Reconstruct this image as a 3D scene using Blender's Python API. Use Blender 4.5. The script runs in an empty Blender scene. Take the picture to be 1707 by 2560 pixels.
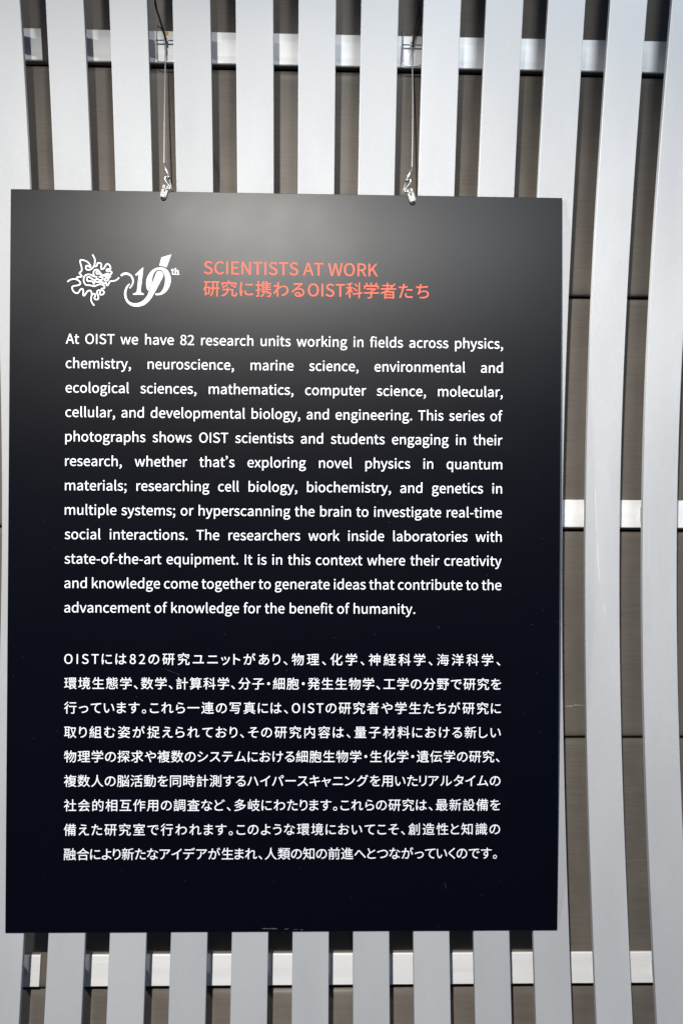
import bpy, bmesh, math, random
from mathutils import Vector, Matrix
random.seed(7)
S = bpy.context.scene
C = S.collection

# ---------------------------------------------------------------- camera, world, lamps, exposure
cam_d = bpy.data.cameras.new('camera')
cam = bpy.data.objects.new('camera', cam_d)
C.objects.link(cam)
S.camera = cam
CR = Vector((0.999560931, -0.0287765284, 0.00706091682))      # camera right
CU = Vector((-0.00708685168, -0.000799360264, 0.999974568))   # camera up
CF = Vector((0.0287701524, 0.99958555, 0.00100294428))        # camera forward
CP = Vector((0.04306, -1.62987, 0.08138))
m = Matrix.Identity(4)
for i in range(3):
    m[i][0], m[i][1], m[i][2], m[i][3] = CR[i], CU[i], -CF[i], CP[i]
cam.matrix_world = m
cam_d.sensor_fit = 'VERTICAL'
cam_d.sensor_height = 36
cam_d.sensor_width = 24
cam_d.lens = 35
cam_d.clip_start = .05
cam_d.clip_end = 200

W = bpy.data.worlds.new('World')
S.world = W
W.use_nodes = True
bg = W.node_tree.nodes['Background']
bg.inputs[0].default_value = (.42, .62, 1.0, 1)
bg.inputs[1].default_value = .19

def spot(name, loc, aim, power, size, cone, blend, col, wide=1):
    d = bpy.data.lights.new(name, 'SPOT')
    d.energy = power; d.shadow_soft_size = size; d.color = col
    d.spot_size = math.radians(cone); d.spot_blend = blend
    o = bpy.data.objects.new(name, d)
    C.objects.link(o)
    o.location = loc
    o.scale = (wide, 1, 1)                 # an oval beam
    o.rotation_euler = (Vector(aim) - Vector(loc)).to_track_quat('-Z', 'Y').to_euler()
    return o
# a row of ceiling lamps along the crown of the passage
spot('ceiling_lamp', (-.20, -2.15, 1.20), (-.16, 0, -.86), 470, .024, 76, .61, (1, .965, .905), 1.65)
spot('ceiling_lamp', (.50, -2.15, 1.17), (.95, 0, .85), 105, .26, 66, .9, (.90, .96, 1))
spot('ceiling_lamp', (-2.2, -2.15, 1.17), (-1.2, 0, .75), 115, .08, 110, .7, (1, .985, .95))

S.view_settings.view_transform = 'Standard'
S.view_settings.look = 'None'
S.view_settings.exposure = .08
S.view_settings.gamma = 1
S.view_settings.use_curve_mapping = False
S.cycles.use_denoising = True
S.cycles.max_bounces = 8

# ---------------------------------------------------------------- helpers
FPX = 2560 * 35 / 36
def ray(u, v, y):
    """photo pixel -> point of the plane at depth y"""
    d = CF + CR * ((u - 853.5) / FPX) + CU * ((1280 - v) / FPX)
    return CP + d * ((y - CP.y) / d.y)

def prof(z):
    """depth of the slats' front face: the wall is a shallow bow"""
    return .06464 - .17549 * (z - .02699) ** 2 + .03296 * z ** 4 - .01746 * z ** 3

def slope(z):
    return (prof(z + 1e-3) - prof(z - 1e-3)) / 2e-3

def tag(o, label=None, cat=None, group=None, kind=None):
    if label: o['label'] = label
    if cat: o['category'] = cat
    if group: o['group'] = group
    o['kind'] = kind or 'thing'
    return o

def empty(name, loc=(0, 0, 0)):
    o = bpy.data.objects.new(name, None)
    o.empty_display_size = .05
    o.location = loc
    C.objects.link(o)
    return o

def link(name, me, mat, parent=None, smooth=False):
    o = bpy.data.objects.new(name, me)
    C.objects.link(o)
    if mat: me.materials.append(mat)
    if parent:
        o.parent = parent
        o.matrix_parent_inverse = Matrix.Translation(-parent.location)
    if smooth:
        for p in me.polygons: p.use_smooth = True
    return o

def bm_obj(name, bm, mat, parent=None, smooth=False):
    me = bpy.data.meshes.new(name)
    bm.normal_update()
    bm.to_mesh(me)
    bm.free()
    return link(name, me, mat, parent, smooth)

def catmull(pts, n=6, closed=False):
    P = [Vector(p) for p in pts]
    out = []
    N = len(P)
    for i in range(N if closed else N - 1):
        if closed:
            a, b, c, d = P[i - 1], P[i], P[(i + 1) % N], P[(i + 2) % N]
        else:
            a, b, c, d = P[max(i - 1, 0)], P[i], P[i + 1], P[min(i + 2, N - 1)]
        for k in range(n):
            t = k / n
            out.append(.5 * ((2 * b) + (c - a) * t + (2 * a - 5 * b + 4 * c - d) * t * t + (3 * b - a - 3 * c + d) * t ** 3))
    if not closed: out.append(P[-1])
    return out

def tube(bm, pts, r, seg=10, flat=None):
    """a round bar through pts; flat=(axis, factor) squashes its section"""
    rings = []
    N = len(pts)
    ref = None
    for i, p in enumerate(pts):
        t = (pts[min(i + 1, N - 1)] - pts[max(i - 1, 0)]).normalized()
        if ref is None:
            ref = Vector((0, 1, 0)) if abs(t.y) < .9 else Vector((1, 0, 0))
        a = (ref - t * ref.dot(t)).normalized()
        ref = a
        b = t.cross(a)
        rr = r[i] if isinstance(r, (list, tuple)) else r
        ring = []
        for k in range(seg):
            w = 2 * math.pi * k / seg
            o = a * math.cos(w) * rr + b * math.sin(w) * rr
            if flat: o.y *= flat
            ring.append(bm.verts.new(p + o))
        rings.append(ring)
    for r0, r1 in zip(rings, rings[1:]):
        for k in range(seg):
            bm.faces.new((r0[k], r0[(k + 1) % seg], r1[(k + 1) % seg], r1[k]))
    bm.faces.new(rings[0][::-1])
    bm.faces.new(rings[-1])

def box(bm, x0, x1, y0, y1, z0, z1):
    v = [bm.verts.new(p) for p in ((x0, y0, z0), (x1, y0, z0), (x1, y1, z0), (x0, y1, z0),
                                   (x0, y0, z1), (x1, y0, z1), (x1, y1, z1), (x0, y1, z1))]
    fs = [bm.faces.new([v[i] for i in f]) for f in ((0, 3, 2, 1), (4, 5, 6, 7), (0, 1, 5, 4), (1, 2, 6, 5), (2, 3, 7, 6), (3, 0, 4, 7))]
    return v, fs

def prism(bm, poly, y0, y1):
    """closed outline in x,z given thickness between y0 (front) and y1"""
    a = [bm.verts.new((x, y0, z)) for x, z in poly]
    b = [bm.verts.new((x, y1, z)) for x, z in poly]
    n = len(poly)
    bm.faces.new(a)
    bm.faces.new(b[::-1])
    for i in range(n):
        bm.faces.new((a[i], b[i], b[(i + 1) % n], a[(i + 1) % n]))

def swept_sheet(bm, x0, x1, sect):
    """section (list of (y,z)) swept along x as a closed solid"""
    a = [bm.verts.new((x0, y, z)) for y, z in sect]
    b = [bm.verts.new((x1, y, z)) for y, z in sect]
    n = len(sect)
    for i in range(n):
        bm.faces.new((a[i], a[(i + 1) % n], b[(i + 1) % n], b[i]))
    bm.faces.new(a[::-1])
    bm.faces.new(b)

# ---------------------------------------------------------------- materials
def mat(name, col, rough, metal=0, spec=.5):
    mm = bpy.data.materials.new(name)
    mm.use_nodes = True
    p = mm.node_tree.nodes['Principled BSDF']
    p.inputs['Base Color'].default_value = (*col, 1)
    p.inputs['Roughness'].default_value = rough
    p.inputs['Metallic'].default_value = metal
    p.inputs['Specular IOR Level'].default_value = spec
    return mm

def node(mm, t, **kw):
    n = mm.node_tree.nodes.new(t)
    for k, v in kw.items(): setattr(n, k, v)
    return n

def grain(mm, scale, lo, hi, rlo, rhi, bump=.0, detail=6, second=None):
    """stretched noise in object space: brushed grain in colour, gloss and relief"""
    nt = mm.node_tree
    p = nt.nodes['Principled BSDF']
    tc = node(mm, 'ShaderNodeTexCoord')
    mp = node(mm, 'ShaderNodeMapping'); mp.inputs['Scale'].default_value = scale
    oi = node(mm, 'ShaderNodeObjectInfo')
    add = node(mm, 'ShaderNodeVectorMath', operation='ADD')
    nz = node(mm, 'ShaderNodeTexNoise'); nz.inputs['Scale'].default_value = 1; nz.inputs['Detail'].default_value = detail
    nt.links.new(tc.outputs['Object'], mp.inputs[0])
    nt.links.new(mp.outputs[0], add.inputs[0])
    sc = node(mm, 'ShaderNodeMath', operation='MULTIPLY'); sc.inputs[1].default_value = 37
    nt.links.new(oi.outputs['Random'], sc.inputs[0])
    nt.links.new(sc.outputs[0], add.inputs[1])
    nt.links.new(add.outputs[0], nz.inputs['Vector'])
    fac = nz.outputs[0]
    if second:
        m2 = node(mm, 'ShaderNodeMapping'); m2.inputs['Scale'].default_value = second
        a2 = node(mm, 'ShaderNodeVectorMath', operation='ADD')
        n2 = node(mm, 'ShaderNodeTexNoise'); n2.inputs['Scale'].default_value = 1; n2.inputs['Detail'].default_value = 4
        nt.links.new(tc.outputs['Object'], m2.inputs[0]); nt.links.new(m2.outputs[0], a2.inputs[0])
        nt.links.new(sc.outputs[0], a2.inputs[1]); nt.links.new(a2.outputs[0], n2.inputs['Vector'])
        mx = node(mm, 'ShaderNodeMath', operation='MULTIPLY_ADD')
        mx.inputs[1].default_value = .5
        h = node(mm, 'ShaderNodeMath', operation='MULTIPLY'); h.inputs[1].default_value = .5
        nt.links.new(n2.outputs[0], h.inputs[0])
        nt.links.new(nz.outputs[0], mx.inputs[0]); nt.links.new(h.outputs[0], mx.inputs[2])
        fac = mx.outputs[0]
    rp = node(mm, 'ShaderNodeValToRGB')
    rp.color_ramp.elements[0].position = .3; rp.color_ramp.elements[0].color = (*lo, 1)
    rp.color_ramp.elements[1].position = .7; rp.color_ramp.elements[1].color = (*hi, 1)
    nt.links.new(fac, rp.inputs[0])
    tone = node(mm, 'ShaderNodeMapRange')          # no two lengths are quite the same tone
    tone.inputs[3].default_value = .95; tone.inputs[4].default_value = 1.04
    vm = node(mm, 'ShaderNodeVectorMath', operation='SCALE')
    nt.links.new(oi.outputs['Random'], tone.inputs[0]); nt.links.new(rp.outputs[0], vm.inputs[0])
    nt.links.new(tone.outputs[0], vm.inputs['Scale']); nt.links.new(vm.outputs[0], p.inputs['Base Color'])
    mr = node(mm, 'ShaderNodeMapRange')
    mr.inputs[1].default_value = .3; mr.inputs[2].default_value = .7
    mr.inputs[3].default_value = rlo; mr.inputs[4].default_value = rhi
    nt.links.new(fac, mr.inputs[0]); nt.links.new(mr.outputs[0], p.inputs['Roughness'])
    if bump:
        b = node(mm, 'ShaderNodeBump'); b.inputs['Strength'].default_value = bump; b.inputs['Distance'].default_value = .0004
        nt.links.new(fac, b.inputs['Height']); nt.links.new(b.outputs[0], p.inputs['Normal'])
    return mm

M = {}
M['slat'] = grain(mat('pale_anodised_aluminium', (.7, .7, .7), .5, .45), (900, 900, 9), (.465, .472, .48), (.535, .542, .55), .46, .56, .10, 5, (14, 14, 3))
M['rail'] = grain(mat('milled_aluminium', (.7, .7, .7), .45, .4), (6, 700, 700), (.66, .665, .67), (.74, .74, .745), .42, .5, .08, 5, (5, 20, 60))
M['panel'] = grain(mat('bronze_panel', (.2, .2, .2), .5, 0, .25), (16, 16, 420), (.091, .078, .068), (.130, .114, .097), .38, .48, .08, 6, (24, 24, 11))
M['board'] = mat('black_satin_board', (.0008, .0010, .0030), .35, 0, .125)
M['board_edge'] = mat('board_edge_grey', (.05, .05, .052), .6)
M['ink'] = mat('white_lettering', (.67, .69, .73), .6, 0, .2)
M['coral'] = mat('coral_lettering', (.66, .10, .055), .6, 0, .2)
M['steel'] = mat('polished_steel', (.62, .62, .62), .30, .75)
M['nickel'] = mat('nickel_plate', (.33, .33, .33), .24, .8)
M['rope'] = mat('steel_rope', (.45, .45, .44), .5, .4)
M['clip'] = mat('bright_zinc_clip', (.34, .34, .35), .55, 0, .3)
M['brass'] = mat('dull_screw', (.62, .56, .45), .35, .9)
M['black'] = mat('black_nylon', (.008, .009, .014), .6, 0, .2)
M['yellow'] = mat('yellow_sticker', (.80, .55, .05), .5)
M['scuff'] = mat('pale_scuff', (.055, .055, .055), .7, 0, .2)
M['scuff_faint'] = mat('faint_scratch', (.03, .03, .035), .7, 0, .2)
M['slat_scratch'] = mat('bright_scratch', (.58, .59, .60), .5)
M['panel_scratch'] = mat('pale_panel_scratch', (.42, .39, .36), .5)

# the slats are brushed along their length: a lamp's glint spreads sideways across them
# (so, more weakly, is the film on the board)
for nm, an in (('slat', .9), ('board', .46)):
    p = M[nm].node_tree.nodes['Principled BSDF']
    p.inputs['Anisotropic'].default_value = an
    cx = node(M[nm], 'ShaderNodeCombineXYZ'); cx.inputs[2].default_value = 1
    M[nm].node_tree.links.new(cx.outputs[0], p.inputs['Tangent'])
    p.inputs['Anisotropic Rotation'].default_value = .25

# the board: fine orange-peel relief plus slight gloss unevenness and dust
mm = M['board']; nt = mm.node_tree; p = nt.nodes['Principled BSDF']
tc = node(mm, 'ShaderNodeTexCoord')
nz = node(mm, 'ShaderNodeTexNoise'); nz.inputs['Scale'].default_value = 900; nz.inputs['Detail'].default_value = 3
b = node(mm, 'ShaderNodeBump'); b.inputs['Strength'].default_value = .12; b.inputs['Distance'].default_value = .0003
nt.links.new(tc.outputs['Object'], nz.inputs['Vector']); nt.links.new(nz.outputs[0], b.inputs['Height']); nt.links.new(b.outputs[0], p.inputs['Normal'])
n2 = node(mm, 'ShaderNodeTexNoise'); n2.inputs['Scale'].default_value = 9; n2.inputs['Detail'].default_value = 7
mr = node(mm, 'ShaderNodeMapRange'); mr.inputs[3].default_value = .31; mr.inputs[4].default_value = .38
nt.links.new(tc.outputs['Object'], n2.inputs['Vector']); nt.links.new(n2.outputs[0], mr.inputs[0]); nt.links.new(mr.outputs[0], p.inputs['Roughness'])
vo = node(mm, 'ShaderNodeTexVoronoi'); vo.inputs['Scale'].default_value = 46
rp = node(mm, 'ShaderNodeValToRGB')
rp.color_ramp.elements[0].position = .0; rp.color_ramp.elements[0].color = (.035, .035, .035, 1)
rp.color_ramp.elements[1].position = .045; rp.color_ramp.elements[1].color = (.0008, .0010, .0030, 1)
nt.links.new(tc.outputs['Object'], vo.inputs['Vector']); nt.links.new(vo.outputs['Distance'], rp.inputs[0])
nt.links.new(rp.outputs[0], p.inputs['Base Color'])

# ---------------------------------------------------------------- the wall behind: bowed panels with grooves between
PANEL_D = .090                         # behind the slats' front face
X0, X1 = -.85, 1.0
wall = empty('back_wall', (0, .12, -1.15))
tag(wall, 'dark bronze panelled wall seen through the gaps behind the pale slats', 'wall')
seams = [-1.15, -.7290, -.317, .0530, .4673, .8296, 1.25]
for za, zb in zip(seams, seams[1:]):
    za2, zb2 = za + .002, zb - .002
    n = 26
    e = .010
    front = []
    for i in range(n + 1):
        t = i / n
        t = .5 - .5 * math.cos(math.pi * t)
        z = za2 + (zb2 - za2) * t
        d = min(z - za2, zb2 - z)
        back = 0 if d >= e else e * .55 * (1 - math.sqrt(max(0, 1 - (1 - d / e) ** 2)))
        lean = .0045 * (t - .5)          # the lower edge stands a touch proud of the panel below's top
        front.append((prof(z) + PANEL_D + back + lean, z))
    sect = front + [(prof(z) + PANEL_D + .03, z) for _, z in (front[-1], front[len(front) // 2], front[0])]
    bm = bmesh.new()
    swept_sheet(bm, X0, X1, sect)
    bm_obj('wall_panel', bm, M['panel'], wall, True)

bm = bmesh.new()                       # added dark sheet, stops the world's blue showing through the grooves
zs = [-1.15 + 2.4 * i / 40 for i in range(41)]
swept_sheet(bm, X0, X1, [(prof(z) + PANEL_D + .034, z) for z in zs] + [(prof(z) + PANEL_D + .06, z) for z in zs[::-1]])
bm_obj('added_backing', bm, M['black'], wall)

# ---------------------------------------------------------------- rails
RAIL_D = .081
def rail(x0, x1, z0, z1, label):
    n = 4
    fr = []
    for i in range(n + 1):
        z = z0 + (z1 - z0) * i / n
        fr.append((prof(z) + RAIL_D, z))
    e = .0012
    sect = [(fr[0][0] + e, fr[0][1])] + [(fr[0][0], fr[0][1] + e)] + fr[1:-1] + [(fr[-1][0], fr[-1][1] - e), (fr[-1][0] + e, fr[-1][1])]
    sect += [(prof(z1) + PANEL_D - .004, z1), (prof(z0) + PANEL_D - .004, z0)]
    bm = bmesh.new()
    swept_sheet(bm, x0, x1, sect)
    o = bm_obj('mounting_rail', bm, M['rail'])
    tag(o, label, 'rail', 'horizontal rails behind the slats')
    return o
gap_l = ray(105, 110, prof(.854) + RAIL_D).x
gap_b = ray(100, 2440, prof(-.697) + RAIL_D).x
rail(gap_l + .033, X1, .8305, .8783, 'long pale rail above the board that both wire hangers hang over')
rail(X0, gap_l, .8305, .8783, 'short rail end at the upper left, with a dark gap before the long rail')
rail(-.40, X1, .0585, .1083, 'rail halfway up the wall, showing only in the gaps right of the board')
rail(gap_b + .033, X1, -.7215, -.6720, 'long bright rail under the lower edge of the board')
rail(X0, gap_b, -.7215, -.6720, 'short rail end at the lower left, with a dark gap beside it')

# ---------------------------------------------------------------- slats
PITCH, SW, SX0, ST = .099, .05928, -.48007, .011
slat_labels = [
    'leftmost pale slat, running past the board and cut by the left photo edge',
    'pale slat just right of the short rail ends, over the emblem side of the board',
    'pale slat immediately left of the left wire hanger',
    'pale slat immediately right of the left wire hanger, hiding half of it',
    'second pale slat to the right of the left wire hanger',
    'second pale slat to the left of the right wire hanger',
    'pale slat immediately left of the right wire hanger',
    'pale slat immediately right of the right wire hanger',
    'pale slat second right of the right wire hanger, mostly hidden by the board',
    'pale slat half covered by the right edge of the board',
    'pale slat standing clear right of the board, with a faint scratch down its middle',
    'rightmost pale slat, far right of the board and cut by the photo edge']
slats = []
for k, lab in enumerate(slat_labels):
    x0 = SX0 + k * PITCH - SW
    x0 = SX0 + k * PITCH
    x1 = x0 + SW
    jit = random.uniform(-.0006, .0006)
    bm = bmesh.new()
    zs = [-1.12 + 2.32 * i / 72 for i in range(73)]
    e = .0009
    rings = []
    for z in zs:
        y = prof(z) + jit
        rings.append([bm.verts.new(q) for q in ((x0 + e, y, z), (x1 - e, y, z), (x1, y + e, z), (x1, y + ST, z), (x0, y + ST, z), (x0, y + e, z))])
    for a, b2 in zip(rings, rings[1:]):
        for i in range(6):
            bm.faces.new((a[i], a[(i + 1) % 6], b2[(i + 1) % 6], b2[i]))
    bm.faces.new(rings[0][::-1]); bm.faces.new(rings[-1])
    for zc in (.8545, .0834, -.697):                 # stand-offs that fix it to the rails
        xm = (x0 + x1) / 2
        box(bm, xm - .008, xm + .008, prof(zc) + jit + ST - .001, prof(zc) + RAIL_D + .003, zc - .012, zc + .012)
    bmesh.ops.recalc_face_normals(bm, faces=bm.faces)
    o = bm_obj('wall_slat', bm, M['slat'], None, True)
    o.data.set_sharp_from_angle(angle=math.radians(25))
    tag(o, lab, 'slat', 'upright slats of the wall')
    slats.append(o)

def ribbon(name, pts, w, material, parent):
    """thin mark lying on a surface: pts are (x,y,z)"""
    bm = bmesh.new()
    prev = None
    for i, q in enumerate(pts):
        q = Vector(q)
        t = (Vector(pts[min(i + 1, len(pts) - 1)]) - Vector(pts[max(i - 1, 0)])).normalized()
        nrm = Vector((t.z, 0, -t.x)).normalized()
        ww = w * (.35 + .65 * random.random()) * (.15 if i in (0, len(pts) - 1) else 1)
        cur = (bm.verts.new(q + nrm * ww / 2), bm.verts.new(q - nrm * ww / 2))
        if prev: bm.faces.new((prev[0], prev[1], cur[1], cur[0]))
        prev = cur
    return bm_obj(name, bm, material, parent)

def on_slats(u, v, off=-.0003):
    y = 0
    for _ in range(12):
        q = ray(u, v, y); y = prof(q.z) + off
    return q
for (ua, va, ub, vb) in ((1486.5, 1219, 1490, 1330), (1491, 1345, 1498, 1455), (1507, 1505, 1512, 1538)):
    pts = []
    for i in range(9):
        t = i / 8
        pts.append(on_slats(ua + (ub - ua) * t + random.uniform(-.6, .6), va + (vb - va) * t, -.0011))
    ribbon('scratch', pts, .0007, M['slat_scratch'], slats[10])

# a pale scratch across the panel right of the board
def on_panel(u, v):
    y = 0
    for _ in range(12):
        q = ray(u, v, y); y = prof(q.z) + PANEL_D - .0024
    return q
ribbon('scratch', [on_panel(1412 + i * 6.2, 1765 + (-2.5 if i > 3 else 0) + random.uniform(-.8, .8)) for i in range(9)], .0011, M['panel_scratch'], wall)

# ---------------------------------------------------------------- the board
HB = 1.2069
board = empty('sign_board', (0, 0, -HB / 2))
tag(board, 'large black sign board with white English and Japanese text, hanging on two steel cables', 'sign')
bm = bmesh.new()
v, fs = box(bm, -.45, .45, 0, .004, -HB / 2, HB / 2)
bmesh.ops.bevel(bm, geom=[e for e in bm.edges], offset=.0005, segments=2, affect='EDGES', profile=.5)
bm_obj('panel', bm, M['board'], board)

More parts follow.
